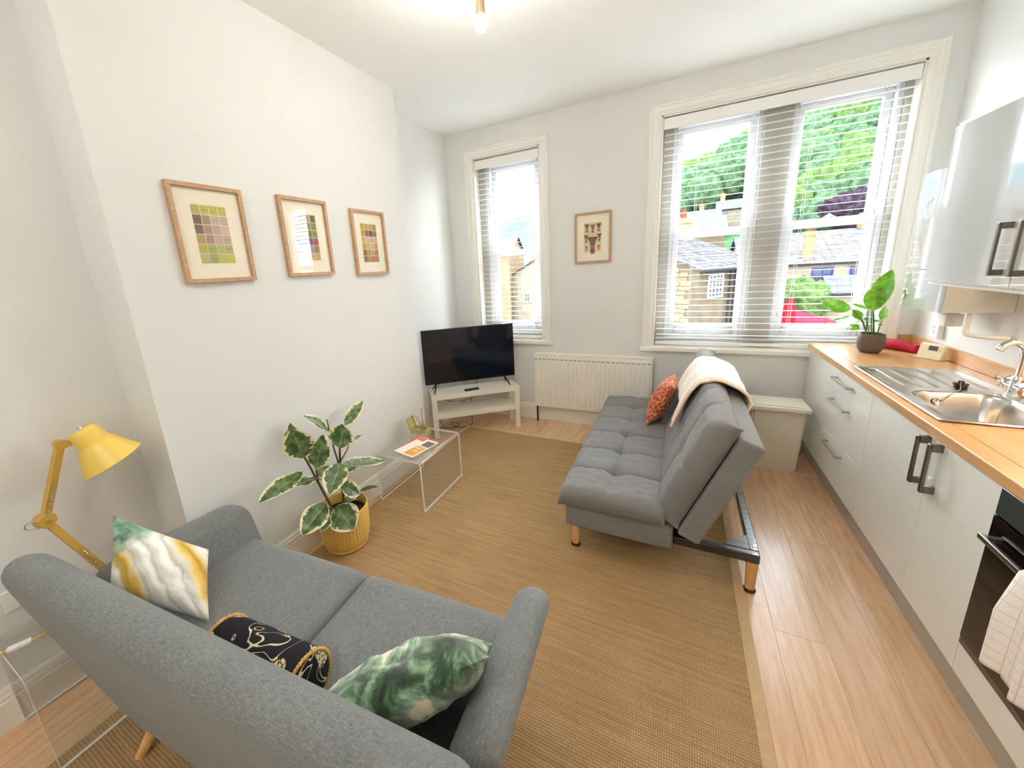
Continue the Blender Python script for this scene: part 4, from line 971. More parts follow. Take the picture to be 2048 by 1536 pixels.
def cushion_mesh(frame, n_u, n_v, Lu, Lv, thick, r):
    """frame(u, v, h) -> world; closed cushion"""
    b = B()
    def h(u, v):
        d = min(u, 1 - u) * Lu; e = min(v, 1 - v) * Lv
        wob = 0.004 * mnoise.noise((u * 14, v * 5, Lv * 10)) + 0.0035 * mnoise.noise((u * 40, v * 14, 1.0))
        return thick + edge_round(d, r) + edge_round(e, r) + tuft(u, v) + wob * min(1, d / 0.05) * min(1, e / 0.05) + 0.012 * math.sin(PI * v)
    top = [[b.verts.new(frame(i / n_u, j / n_v, h(i / n_u, j / n_v))) for j in range(n_v + 1)] for i in range(n_u + 1)]
    for i in range(n_u):
        for j in range(n_v): b.faces.new((top[i][j], top[i + 1][j], top[i + 1][j + 1], top[i][j + 1]))
    bot = [[b.verts.new(frame(min(1 - 0.012, max(0.012, i / n_u)), min(1 - 0.03, max(0.03, j / n_v)), 0.0)) for j in (0, n_v)] for i in range(n_u + 1)]
    loop = [(i, 0) for i in range(n_u + 1)] + [(n_u, j) for j in range(1, n_v + 1)] + [(i, n_v) for i in range(n_u - 1, -1, -1)] + [(0, j) for j in range(n_v - 1, 0, -1)]
    low = [b.verts.new(frame(min(1 - 0.010, max(0.010, i / n_u)), min(1 - 0.03, max(0.03, j / n_v)), 0.0)) for i, j in loop]
    for v in [x for q in bot for x in q]: b.verts.remove(v)
    for k in range(len(loop)):
        m = (k + 1) % len(loop); a, c = loop[k], loop[m]
        b.faces.new((top[a[0]][a[1]], low[k], low[m], top[c[0]][c[1]]))
    b.faces.new(low)
    return b
def seat_frame(u, v, h): return Vector((1.674 + 0.545 * v, FY0 - 0.030 + (FY1 - FY0 + 0.05) * u, 0.294 + h))
obj('seat_cushion', cushion_mesh(seat_frame, 252, 84, 1.70, 0.545, 0.112, 0.055), 'futon', fu, angle=80)
# backrest: rear slab plus tufted front cushion, reclined
BP, BQ = Vector((2.270, 0, 0.262)), Vector((2.505, 0, 0.842))
bu = (BQ - BP).normalized(); bn = Vector((-bu.z, 0, bu.x)); LB = (BQ - BP).length
b = B(); tfm = Matrix(((bu.x, 0, -bn.x, BP.x), (0, 1, 0, 0), (bu.z, 0, -bn.z, BP.z), (0, 0, 0, 1)))
box(b, 0.0, LB - 0.025, FY0, FY1, 0.006, 0.112, 0.016, 3, mat=tfm); obj('back_shell', b, 'futon', fu)
def back_frame(u, v, h):
    s = 0.028 + (LB - 0.012) * v
    p = BP + bu * s + bn * (h + 0.004); return Vector((p.x, FY0 + 0.002 + (FY1 - FY0 - 0.002) * u, p.z))
obj('back_cushion', cushion_mesh(back_frame, 252, 90, 1.68, LB, 0.118, 0.060), 'futon', fu, angle=80)
b = B(); box(b, 2.262, 2.632, FY0 + 0.045, FY0 + 0.085, 0.165, 0.212, 0.006, 2); box(b, 2.262, 2.632, FY1 - 0.085, FY1 - 0.045, 0.165, 0.212, 0.006, 2)
box(b, 2.592, 2.632, FY0 + 0.085, FY1 - 0.085, 0.165, 0.212, 0.004, 1); box(b, 2.262, 2.300, FY0 + 0.085, FY1 - 0.085, 0.175, 0.205, 0.004, 1)
for sgn, yy in ((1, FY0 + 0.085), (-1, FY1 - 0.085)):
    q = [(2.593, yy), (2.593, yy + sgn * 0.115), (2.485, yy)]
    vb = [b.verts.new((x, y, 0.206)) for x, y in q]; vt = [b.verts.new((x, y, 0.2125)) for x, y in q]
    b.faces.new(vb); b.faces.new(vt)
    for i in range(3): b.faces.new((vb[i], vb[(i + 1) % 3], vt[(i + 1) % 3], vt[i]))
obj('steel_frame', b, 'black_steel', fu, smooth=False)
for x, y, zt, zb in ((1.760, FY0 + 0.05, 0.158, 0.0085), (1.760, FY1 - 0.06, 0.158, 0.0085), (2.606, FY0 + 0.066, 0.166, 0.0), (2.606, FY1 - 0.066, 0.166, 0.0)):
    b = B(); tube(b, [(x, y, zt), (x, y - 0.004, zb + 0.012)], [0.027, 0.021], 16); lg = obj('leg', b, 'leg_wood', fu)
    b = B(); lathe(b, [(0.003, zb + 0.0005), (0.026, zb + 0.0005), (0.027, zb + 0.008), (0.024, zb + 0.016), (0.020, zb + 0.0165)], 16, (x, y - 0.004, 0)); obj('foot_cap', b, 'rubber', lg)
# throw over the backrest
NU, NV = 46, 60
def outline(s):
    """path over the reclined backrest, s in metres from the front hem; returns point (x,z) outside the upholstery"""
    F = lambda d, h: (BP + bu * d + bn * h)
    pts = [F(0.26, 0.152), F(0.36, 0.156), F(0.46, 0.154), F(0.54, 0.150), F(0.60, 0.135), F(0.637, 0.100), F(0.650, 0.055), F(0.646, 0.0), F(0.642, -0.05), F(0.628, -0.098), F(0.590, -0.132), F(0.53, -0.136), F(0.46, -0.134), F(0.38, -0.134)]
    ds = [0]
    for a, c in zip(pts, pts[1:]): ds.append(ds[-1] + (c - a).length)
    s = max(0, min(ds[-1] - 1e-5, s))
    for i in range(len(ds) - 1):
        if ds[i] <= s <= ds[i + 1]: return pts[i].lerp(pts[i + 1], (s - ds[i]) / (ds[i + 1] - ds[i]))
    return pts[-1]
def blanket_pt(u, v, off=0.0, y0=-1.300, y1=-0.56):
    # u along the length of the futon (0 near), v across the ridge
    front = 0.02 + 0.11 * min(1, u / 0.30) - 0.03 * max(0, (u - 0.55)); rear = 0.80 + 0.05 * u
    s = front + (rear - front) * v
    p = outline(s)
    y = y0 + (y1 - y0) * u + 0.055 * math.sin(v * PI) * (1 - u) * 0.5 + (0.10 * (1 - u) * max(0, v - 0.3)) + 0.05 * (1 - v) * (1 - u)
    wv = 0.007 * math.sin(u * 17 + v * 2.5) * (0.4 + 0.6 * abs(v - 0.45)) + 0.006 * mnoise.noise((u * 5, v * 6, 2))
    nrm = Vector((-0.75, 0, 0.45)) if v < 0.45 else Vector((0.5, 0, 0.5)); nrm.normalize()
    q = p + nrm * (0.008 + off + wv * 0.8)
    return Vector((q.x, y, q.z))
b = B()
t0 = grid(b, NU, NV, lambda u, v: blanket_pt(u, v, 0.009)); t1 = grid(b, NU, NV, lambda u, v: blanket_pt(u, v, 0.0))
rim = lambda g: [g[i][0] for i in range(NU + 1)] + [g[NU][j] for j in range(1, NV + 1)] + [g[i][NV] for i in range(NU - 1, -1, -1)] + [g[0][j] for j in range(NV - 1, 0, -1)]
r0, r1 = rim(t0), rim(t1)
for i in range(len(r0)): b.faces.new((r0[i], r0[(i + 1) % len(r0)], r1[(i + 1) % len(r0)], r1[i]))
bk = tag(obj('blanket', b, 'blanket', angle=80), 'cream fleece blanket draped over the futon backrest', 'blanket')
b = B(); tube(b, [blanket_pt(0.006, k / 40, 0.006) for k in range(41)], 0.0085, 8); obj('hem', b, 'blanket_hem', bk)
b = B(); tube(b, [blanket_pt(0.075, k / 40, 0.008) for k in range(41)], 0.006, 8); obj('hem', b, 'blanket_hem', bk)

# ------------------------------------------------------------------ towel on the oven rail
def towel_pt(u, v, off=0.0):
    y = -2.318 - 0.30 * u - 0.012 * v * math.cos(u * 3) 
    L = 0.765 * v
    if L < 0.36: x, z = XK - 0.015, 0.40 + L - 0.05
    elif L < 0.46: a = (L - 0.36) / 0.10 * PI; x, z = XK - 0.031 + 0.016 * math.cos(a), 0.71 + 0.013 * math.sin(a)
    else: x, z = XK - 0.047, 0.71 - (L - 0.46)
    if L >= 0.46: x -= (0.012 + 0.012 * math.sin(u * 15 + 1) + 0.006 * math.sin(u * 31)) * min(1, (L - 0.46) / 0.12)
    return Vector((x - off, y, z))
b = B(); tv_ = grid(b, 40, 64, towel_pt)
tw = obj('tea_towel', b, 'towel', angle=80); md = tw.modifiers.new('thick', 'SOLIDIFY'); md.thickness = 0.004; md.offset = 0
tag(tw, 'white tea towel with pink check hanging from the oven handle', 'towel')

# ------------------------------------------------------------------ plants
CAMDIR = Vector((0.62, -0.52, 0.45))
def leaf(parent, p0, p1, w, mat, nrm, bend=0.12, fold=0.18, belly=0.42, tip=1.0, curl=0.0):
    p0, p1, nrm = Vector(p0), Vector(p1), Vector(nrm); d = p1 - p0; L = d.length; d.normalize()
    nrm = (nrm - d * nrm.dot(d)).normalized(); s = d.cross(nrm)
    NL, NW = 14, 8; b = B(); fe = []
    vv = []
    for i in range(NL + 1):
        t = i / NL
        wt = (math.sin(PI * t ** (math.log(0.5) / math.log(belly))) ** 0.72) if 0 < t < 1 else 0.0
        hw = max(0.0015, w / 2 * wt * (1 - 0.0 * t)); row = []
        for j in range(NW + 1):
            q = -1 + 2 * j / NW
            z = bend * L * 4 * t * (1 - t) * 0.5 - fold * hw * (1 - abs(q)) * 1.0 + curl * hw * q * q + 0.05 * hw * math.sin(t * 14 + q * 2) * abs(q)
            row.append((b.verts.new(p0 + d * (L * t) + s * (hw * q) + nrm * z), abs(q) * (0.72 + 0.28 * (t ** 2)) + 0.10 * t ** 6))
        vv.append(row)
    for i in range(NL):
        for j in range(NW): b.faces.new((vv[i][j][0], vv[i + 1][j][0], vv[i + 1][j + 1][0], vv[i][j + 1][0]))
    b.verts.index_update(); vals = [x[1] for r_ in vv for x in r_]
    o = obj('leaf', b, mat, parent, angle=80)
    at = o.data.attributes.new('edge', 'FLOAT', 'POINT')
    for k, x in enumerate(vals): at.data[k].value = x
    return o
RUB = [([0.44, -2.568, 0.603], [0.5, -2.865, 0.608], 0.098), ([0.38, -2.531, 0.669], [0.36, -2.532, 0.866], 0.099), ([0.46, -2.556, 0.685], [0.5, -2.63, 0.89], 0.137), ([0.42, -2.333, 0.744], [0.38, -2.465, 0.888], 0.072), ([0.42, -2.213, 0.731], [0.36, -1.973, 0.806], 0.070), ([0.5, -2.345, 0.652], [0.52, -2.318, 0.797], 0.140), ([0.5, -2.525, 0.615], [0.54, -2.474, 0.799], 0.118), ([0.44, -2.287, 0.512], [0.44, -1.909, 0.344], 0.090), ([0.4, -2.169, 0.608], [0.36, -2.024, 0.578], 0.030), ([0.36, -2.233, 0.409], [0.33, -2.035, 0.38], 0.067), ([0.56, -2.407, 0.602], [0.64, -2.577, 0.516], 0.118), ([0.38, -2.447, 0.487], [0.36, -2.598, 0.515], 0.06), ([0.4, -2.449, 0.5], [0.38, -2.344, 0.518], 0.077), ([0.5, -2.373, 0.427], [0.54, -2.279, 0.318], 0.090), ([0.44, -2.329, 0.272], [0.46, -2.219, 0.271], 0.056), ([0.56, -2.547, 0.426], [0.58, -2.732, 0.36], 0.120), ([0.52, -2.474, 0.341], [0.5, -2.57, 0.321], 0.05), ([0.58, -2.499, 0.382], [0.68, -2.487, 0.249], 0.150), ([0.58, -2.555, 0.341], [0.62, -2.648, 0.331], 0.050), ([0.36, -2.114, 0.198], [0.33, -1.903, 0.106], 0.043), ([0.48, -2.485, 0.515], [0.48, -2.597, 0.588], 0.035)]
RST = [[[0.47, -2.425, 0.25], [0.44, -2.481, 0.487], [0.43, -2.531, 0.664], [0.42, -2.586, 0.783]], [[0.46, -2.345, 0.25], [0.45, -2.314, 0.536], [0.46, -2.31, 0.633], [0.50, -2.345, 0.655]], [[0.45, -2.322, 0.50], [0.43, -2.331, 0.654], [0.42, -2.338, 0.821]], [[0.45, -2.318, 0.539], [0.42, -2.229, 0.564], [0.4, -2.169, 0.61]], [[0.44, -2.481, 0.487], [0.47, -2.503, 0.56], [0.5, -2.525, 0.617]]]
rp_ = thing('rubber_plant', 'variegated rubber plant in ribbed ochre pot by the chimney wall', 'plant', (0.46, -2.36, 0.0105))
b = B(); NS = 176; prof = [(0.100, 0.0105), (0.120, 0.012), (0.128, 0.020), (0.129, 0.030), (0.126, 0.032)]
lathe(b, prof, 48, (0.46, -2.36, 0)); obj('saucer', b, 'ochre', rp_)
b = B(); rings = []
for r_, z in ((0.10, 0.024), (0.118, 0.026), (0.128, 0.036), (0.139, 0.060), (0.1455, 0.100), (0.149, 0.16), (0.1505, 0.22), (0.151, 0.270), (0.150, 0.274)):
    rib = 0.0016 if 0.034 < z < 0.262 else 0.0
    rings.append([Vector((0.46 + (r_ + rib * (1 if k % 4 < 2 else -1)) * math.cos(2 * PI * k / NS), -2.36 + (r_ + rib * (1 if k % 4 < 2 else -1)) * math.sin(2 * PI * k / NS), z)) for k in range(NS)])
for r_, z in ((0.146, 0.274), (0.145, 0.262), (0.142, 0.16), (0.130, 0.05)):
    rings.append([Vector((0.46 + r_ * math.cos(2 * PI * k / NS), -2.36 + r_ * math.sin(2 * PI * k / NS), z)) for k in range(NS)])
loft(b, rings); obj('pot', b, 'ochre', rp_, angle=70)
b = B(); vv = grid(b, 20, 20, lambda u, v: Vector((0.46 + 0.140 * (2 * u - 1) * math.sqrt(max(0, 1 - (2 * v - 1) ** 2 / 2)), -2.36 + 0.140 * (2 * v - 1) * math.sqrt(max(0, 1 - (2 * u - 1) ** 2 / 2)), 0.212 + 0.006 * mnoise.noise((u * 18, v * 18, 0))))); obj('soil', b, 'soil', rp_)
for k, pts in enumerate(RST):
    b = B(); sp_ = smoothpath(pts, 6); tube(b, sp_, [0.0085 * (1 - 0.55 * i / len(sp_)) * (1.0 if k < 2 else 0.7) for i in range(len(sp_))], 8); obj('stem', b, 'stem', rp_)
rl = random.Random(4)
for i, (p0, p1, w) in enumerate(RUB):
    if p1[0] < 0.30: continue
    n = CAMDIR + Vector((rl.uniform(-0.35, 0.2), rl.uniform(-0.2, 0.2), rl.uniform(0.0, 0.6)))
    if i in (3, 7, 0, 14, 19): n = Vector((0.35, -0.25, 0.9))
    if i in (20,): n = Vector((-0.2, 0.2, 1))
    leaf(rp_, p0, p1, w * 1.14, 'leaf_var', n, bend=rl.uniform(0.02, 0.14) * (1 if i not in (5, 2, 17) else 0.3), fold=0.22, belly=0.46)
LIL = [([3.36, -0.328, 1.198], [3.38, -0.439, 1.46], 0.112), ([3.34, -0.372, 1.194], [3.34, -0.405, 1.37], 0.105), ([3.267, -0.27, 1.197], [3.12, -0.24, 1.237], 0.092), ([3.327, -0.28, 1.129], [3.281, -0.26, 1.195], 0.05), ([3.4, -0.358, 1.131], [3.44, -0.256, 1.21], 0.042), ([3.4, -0.204, 1.187], [3.44, -0.18, 1.226], 0.05), ([3.287, -0.28, 1.163], [3.126, -0.27, 1.087], 0.018), ([3.299, -0.26, 1.171], [3.21, -0.2, 1.077], 0.016), ([3.34, -0.241, 1.059], [3.3, -0.199, 1.047], 0.028), ([3.335, -0.24, 1.069], [3.295, -0.2, 1.083], 0.034), ([3.4, -0.235, 1.113], [3.42, -0.277, 1.114], 0.025), ([3.4, -0.297, 1.098], [3.44, -0.283, 1.091], 0.01), ([3.36, -0.26, 1.194], [3.287, -0.2, 1.228], 0.03), ([3.36, -0.268, 1.123], [3.35, -0.247, 1.139], 0.025)]
LST = [[[3.39, -0.31, 1.0], [3.38, -0.30, 1.12], [3.36, -0.328, 1.198]], [[3.385, -0.30, 1.0], [3.37, -0.305, 1.12], [3.34, -0.372, 1.194]], [[3.37, -0.29, 1.0], [3.33, -0.28, 1.128], [3.267, -0.27, 1.199]], [[3.40, -0.30, 1.0], [3.4, -0.24, 1.138], [3.4, -0.204, 1.188]], [[3.40, -0.32, 1.0], [3.4, -0.358, 1.131]], [[3.37, -0.28, 1.0], [3.34, -0.275, 1.101], [3.287, -0.28, 1.163]], [[3.375, -0.285, 1.0], [3.327, -0.28, 1.129]], [[3.365, -0.275, 1.0], [3.36, -0.265, 1.12], [3.36, -0.26, 1.194]], [[3.38, -0.285, 1.0], [3.36, -0.268, 1.123]]]
pl_ = thing('peace_lily', 'peace lily with glossy green leaves in grey-brown pot by window', 'plant', (3.386, -0.301, 0.9105))
b = B(); lathe(b, [(0.003, 0.9115), (0.042, 0.9115), (0.052, 0.916), (0.064, 0.936), (0.0700, 0.972), (0.0690, 1.006), (0.063, 1.036), (0.060, 1.039), (0.056, 1.036), (0.060, 1.0), (0.056, 0.96)], 40, (3.386, -0.301, 0)); obj('pot', b, 'clay', pl_)
b = B(); lathe(b, [(0.002, 1.017), (0.03, 1.015), (0.0585, 1.008)], 24, (3.386, -0.301, 0), caps=False); obj('soil', b, 'soil', pl_)
for k, pts in enumerate(LST):
    b = B(); sp_ = smoothpath(pts, 6); tube(b, sp_, [0.0036 * (1 - 0.4 * i / len(sp_)) for i in range(len(sp_))], 6); obj('stalk', b, 'green_stem', pl_)
for i, (p0, p1, w) in enumerate(LIL):
    n = Vector((-0.35, -0.75, 0.45)) + Vector((rl.uniform(-0.15, 0.15), 0, rl.uniform(0, 0.3)))
    if i in (6, 7, 12): n = Vector((-0.2, -0.3, 0.9))
    leaf(pl_, p0, p1, w, 'leaf_lily', n, bend=0.05 if i > 1 else 0.03, fold=0.28, belly=0.50 if i < 2 else 0.46, curl=0.1)
rs = thing('red_case', 'soft red cloth case lying on the worktop corner beside thermostat', 'case', (3.56, -0.22, 0.911))
b = B(); ca, cb = Vector((3.500, -0.125, 0.945)), Vector((3.618, -0.290, 0.943)); axx = (cb - ca).normalized(); sd_ = axx.cross(Vector((0, 0, 1))).normalized(); rings = []
for k in range(9):
    t = k / 8; ctr = ca.lerp(cb, t); s = 0.80 + 0.22 * math.sin(PI * min(1, t * 1.15)); rings.append([ctr + sd_ * (0.037 * s * math.cos(a)) + Vector((0, 0, 0.033 * s * math.sin(a) - 0.033 * (1 - s) + 0.002 * math.sin(k * 3 + a * 2))) for a in [2 * PI * j / 12 + 0.26 for j in range(12)]])
loft(b, rings); obj('body', b, 'red_fabric', rs, angle=40)
b = B(); tube(b, [ca.lerp(cb, k / 8) + Vector((0, 0, 0.0335 + 0.002 * math.sin(PI * k / 8))) for k in range(9)], 0.0018, 6); obj('zip', b, 'red_fabric', rs)
TM = Matrix.Translation((3.632, -0.437, 0.911)) @ Matrix.Rotation(math.radians(-62), 4, 'Z')
th = thing('thermostat', 'cream room thermostat with grey screen propped up on the worktop', 'thermostat', (3.632, -0.437, 0.911))
b = B(); loft(b, [[TM @ Vector((x, y, z)) for y, z in ((-0.030, 0.006), (-0.016, 0.088), (0.004, 0.092), (0.014, 0.006))] for x in (-0.065, 0.065)]); bmesh.ops.bevel(b, geom=b.edges[:], offset=0.004, segments=2, affect='EDGES'); obj('body', b, 'cream_plastic', th)
b = B(); box(b, -0.070, 0.070, -0.042, 0.030, 0.0, 0.0055, 0.002, 1, mat=TM); obj('stand', b, 'cream_plastic', th)
FT = TM @ Matrix.Translation((0, -0.0232, 0.046)) @ Matrix.Rotation(math.radians(-9.7), 4, 'X')
b = B(); box(b, -0.012, 0.034, -0.0024, 0.001, 0.006, 0.034, 0.001, 1, mat=FT); obj('screen', b, 'lcd', th)
for k in range(2):
    b = B(); box(b, 0.040, 0.052, -0.0026, 0.001, 0.008 + k * 0.014, 0.016 + k * 0.014, 0.001, 1, mat=FT); obj('button', b, 'cream_plastic', th)

# ------------------------------------------------------------------ yellow desk lamp, its lead and plug
lp = thing('desk_lamp', 'mustard yellow articulated desk lamp on acrylic table behind loveseat arm', 'lamp', (0.215, -3.40, 0.42))
J0, J1, J2, J3 = Vector((0.190, -3.345, 0.500)), Vector((0.150, -3.452, 0.808)), Vector((0.150, -3.352, 1.072)), Vector((0.158, -3.298, 1.060))
b = B(); lathe(b, [(0.003, 0.409), (0.078, 0.409), (0.080, 0.416), (0.074, 0.424), (0.020, 0.430), (0.014, 0.436), (0.003, 0.437)], 32, (0.205, -3.335, 0)); obj('base', b, 'yellow', lp)
b = B(); tube(b, [(0.205, -3.335, 0.433), (0.205, -3.335, 0.470), J0], 0.009, 10); lathe(b, [(0.003, -0.02), (0.022, -0.02), (0.022, 0.02), (0.003, 0.02)], 14, J0, axis=(1, 0.3, 0)); obj('pivot', b, 'yellow_dark', lp)
def arm(a, c, nm):
    d = (c - a).normalized(); s = Vector((1, 0.2, 0)); s = (s - d * s.dot(d)).normalized(); q = d.cross(s)
    b = B()
    loft(b, [[p + s * (0.013 * i) + q * (0.011 * j) for i, j in ((-1, -1), (1, -1), (1, 1), (-1, 1))] for p in (a, c)])
    o = obj(nm, b, 'yellow_dark', lp, smooth=False)
    for sg in (-1, 1):
        b = B(); n = 26; e0, e1 = a.lerp(c, 0.06) + s * (0.019 * sg) - q * 0.006, a.lerp(c, 0.50) + s * (0.017 * sg)
        tube(b, [e0.lerp(e1, k / (n * 8)) + (s * math.cos(2 * PI * k / 8) + q * math.sin(2 * PI * k / 8)) * 0.0030 for k in range(n * 8)], 0.0009, 4); obj('spring', b, 'chrome', o)
arm(J0, J1, 'lower_arm'); arm(J1, J2, 'upper_arm')
b = B()
lathe(b, [(0.003, -0.022), (0.026, -0.022), (0.028, -0.016), (0.028, 0.016), (0.026, 0.022), (0.003, 0.022)], 20, J1, axis=(1, 0.25, 0)); tube(b, [J1 + Vector((0, 0, 0)), J1.lerp(J2, 0.16)], [0.022, 0.012], 12); tube(b, [J1, J1.lerp(J0, 0.12)], [0.022, 0.012], 12); obj('elbow', b, 'yellow_dark', lp)
b = B(); tube(b, [J1 + Vector((-0.036, -0.01, 0)), J1 + Vector((0.036, 0.01, 0))], 0.004, 8); tube(b, smoothpath([J1 + Vector((0.02, -0.005, 0.012)), J1 + Vector((0.01, -0.048, 0.018)), J1 + Vector((0.01, -0.050, -0.004)), J1 + Vector((0.015, -0.02, -0.016))], 5), 0.003, 6); obj('pivot_bolt', b, 'chrome', lp)
b = B(); loft(b, [[Vector((x, y, z)) for y, z in ((-3.368, 1.050), (-3.368, 1.088), (-3.352, 1.094), (-3.322, 1.078), (-3.322, 1.062))] for x in (0.136, 0.168)]); obj('bracket', b, 'yellow_dark', lp, smooth=False)
b = B(); tube(b, [J2 + Vector((0.003, 0.02, 0.004)), J3 + Vector((0, 0.012, 0.004))], 0.0075, 8); obj('neck', b, 'chrome', lp)
HX = Vector((0.24, 0.36, -1.0)).normalized(); HC = Vector((0.165, -3.286, 1.108))
b = B(); pr_ = [(0.004, -0.004), (0.030, -0.003), (0.037, 0.004), (0.040, 0.012), (0.0425, 0.056), (0.046, 0.060), (0.053, 0.070), (0.084, 0.142), (0.087, 0.146), (0.0855, 0.147), (0.082, 0.142), (0.050, 0.070), (0.038, 0.052), (0.036, 0.012), (0.004, 0.002)]
pr_ = [(r_ * 1.2, z_ * 1.12) for r_, z_ in pr_]; lathe(b, pr_, 40, HC, axis=HX, caps=False); obj('shade', b, 'yellow', lp)
b = B(); lathe(b, [(0.002, -0.016), (0.007, -0.015), (0.007, -0.003), (0.002, -0.003)], 12, HC, axis=HX); obj('switch', b, 'chrome', lp)
b = B(); lathe(b, [(0.003, 0.03), (0.014, 0.03), (0.02, 0.06), (0.026, 0.085), (0.018, 0.105), (0.003, 0.112)], 20, HC, axis=HX); obj('bulb', b, 'white_plastic', lp)
b = B(); tube(b, smoothpath([(0.15, -3.39, 0.414), (0.16, -3.46, 0.4125), (0.20, -3.53, 0.4135), (0.215, -3.575, 0.4205), (0.208, -3.594, 0.4215)], 6), 0.0032, 6); tube(b, smoothpath([(0.190, -3.640, 0.421), (0.17, -3.68, 0.40), (0.13, -3.76, 0.30), (0.10, -3.84, 0.12), (0.09, -3.90, 0.02)], 6), 0.0032, 6); c1 = tag(obj('lamp_lead', b, 'cable_y'), 'yellow lamp lead with a white inline switch on the acrylic table', 'cable')
b = B(); box(b, -0.031, 0.031, -0.011, 0.011, 0.0, 0.018, 0.006, 3, mat=Matrix.Translation((0.200, -3.617, 0.4115)) @ Matrix.Rotation(math.radians(68), 4, 'Z')); obj('inline_switch', b, 'white_plastic', c1)
pg = thing('wall_socket', 'white wall socket holding a grey plug behind the loveseat', 'socket', (0.0, -3.52, 0.50))
b = B(); box(b, 0.0005, 0.010, -3.60, -3.453, 0.455, 0.541, 0.004, 2); obj('plate', b, 'white_plastic', pg)
b = B(); box(b, 0.0105, 0.045, -3.548, -3.500, 0.462, 0.512, 0.008, 2); tube(b, smoothpath([(0.035, -3.520, 0.464), (0.040, -3.512, 0.440), (0.035, -3.50, 0.418), (0.03, -3.46, 0.413)], 5), 0.0035, 6); obj('plug', b, 'plug_grey', pg)

# ------------------------------------------------------------------ ceiling light with bare bulbs
def ceiling_light(cx_, cy_, label, specs, bm_='bulb'):
    r = thing('ceiling_light', label, 'light', (cx_, cy_, H), 'ceiling lights with bare bulbs')
    b = B(); lathe(b, [(0.003, H - 0.030), (0.062, H - 0.030), (0.066, H - 0.024), (0.066, H - 0.0005), (0.003, H - 0.0005)], 28, (cx_, cy_, 0)); obj('rose', b, 'white_plastic', r)
    for (x, y, z) in specs:
        b = B(); tube(b, smoothpath([(cx_, cy_, H - 0.03), (cx_ + (x - cx_) * 0.5, cy_ + (y - cy_) * 0.5, H - 0.045), (x, y, H - 0.06), (x, y, z + 0.098)], 6), 0.0058, 8); a = obj('arm', b, 'bronze', r)
        b = B(); lathe(b, [(0.003, z + 0.100), (0.010, z + 0.099), (0.020, z + 0.088), (0.0205, z + 0.034), (0.017, z + 0.030), (0.003, z + 0.030)], 20, (x, y, 0)); obj('lampholder', b, 'bronze', r)
        b = B(); lathe(b, [(0.002, z - 0.0345), (0.012, z - 0.032), (0.024, z - 0.023), (0.031, z - 0.010), (0.0325, z + 0.002), (0.029, z + 0.014), (0.020, z + 0.026), (0.0165, z + 0.034), (0.003, z + 0.036)], 24, (x, y, 0)); obj('bulb', b, bm_, r)
ceiling_light(1.50, -2.28, 'ceiling light of three bare warm bulbs on short brass arms', [(1.355, -1.915, 2.716), (1.325, -2.20, 2.745), (2.06, -2.34, 2.74)])
ceiling_light(1.50, -4.55, 'added unseen fill light of three bare warm bulbs, over the back of room', [(1.40, -4.30, 2.716), (1.22, -4.6, 2.74), (1.72, -4.68, 2.74)], 'bulb_fill')  # out-of-view fixture added to brighten the room

# ------------------------------------------------------------------ outside: street, stone houses, wooded hill
GZ = -4.3
def out(name, rgb, **k): return plain(name, rgb, 0.95, spec=0.0, **k)
M['street'] = out('stone_setts', (52, 50, 48), var=0.15, scale=0.8)
M['stone'] = out('buff_sandstone', (84, 72, 55), var=0.22, scale=2.2, bump=0.4, bscale=14, rand=0.22)
M['stone_dark'] = out('mortar_sandstone', (58, 52, 42), var=0.2, scale=2.0)
M['stone_pale'] = out('pale_stone_wall', (88, 82, 70), var=0.22, scale=2.5, bump=0.5, bscale=6)
M['slate'] = out('weathered_stone_slate', (58, 57, 58), var=0.3, scale=2.6, bump=0.4, bscale=9, rand=0.18)
M['slate_blue'] = out('blue_grey_slate', (57, 58, 62), var=0.2, scale=1.6)
M['white_paint'] = out('white_joinery', (104, 105, 106), var=0.02)
M['blue_paint'] = out('blue_joinery', (22, 36, 96), var=0.05)
M['pane_dark'] = plain('dark_pane', (26, 32, 38), 0.3, var=0.05, spec=0.2)
M['gutter'] = out('dark_gutter', (30, 29, 30), var=0.1)
M['red_canvas'] = out('red_canvas', (112, 22, 34), var=0.06, scale=3)
M['red_dark'] = out('deep_red_canvas', (92, 12, 22), var=0.08, scale=6)
M['pale_canvas'] = out('pale_blue_canvas', (74, 88, 100), var=0.05)
M['brick'] = out('red_brick', (84, 36, 26), var=0.2, scale=3)
M['bark'] = out('bark', (34, 27, 22), var=0.3, scale=4)
def foliage(name, a, bb, c, sc=3.0):
    t = NT(name); v = t.coord('Object', (1, 1, 1), rand=True)
    n = t.noise(v, sc, 6, 0.75); col = t.ramp(n, [(0.36, lin(a)), (0.5, lin(bb)), (0.64, lin(c))])
    oi = t.n('ShaderNodeObjectInfo'); k = t.math('MULTIPLY_ADD', oi.outputs['Random'], 0.5, 0.75); cmb = t.n('ShaderNodeCombineXYZ'); [t.l(k, cmb.inputs[i]) for i in range(3)]
    t.bsdf(t.mix(1.0, col, cmb.outputs[0], 'MULTIPLY'), 0.95, 0, t.bump(n, 1.0, 0.6), 0.0); return t.m
M['tree'] = foliage('hill_foliage', (30, 46, 36), (52, 74, 52), (74, 96, 64), 1.6)  # greens shifted towards blue to stand in for haze over the wood
M['tree_light'] = foliage('light_foliage', (40, 58, 30), (62, 82, 44), (80, 98, 58), 1.8)
M['beech'] = foliage('copper_beech_foliage', (30, 22, 32), (46, 36, 48), (66, 56, 66), 2.2)
M['hillside'] = out('woodland_floor', (40, 62, 40), var=0.3, scale=0.2)
M['far_hill'] = out('haze_tinted_hill', (52, 72, 80), var=0.18, scale=0.12)  # blue haze of distance is put into the hill colour
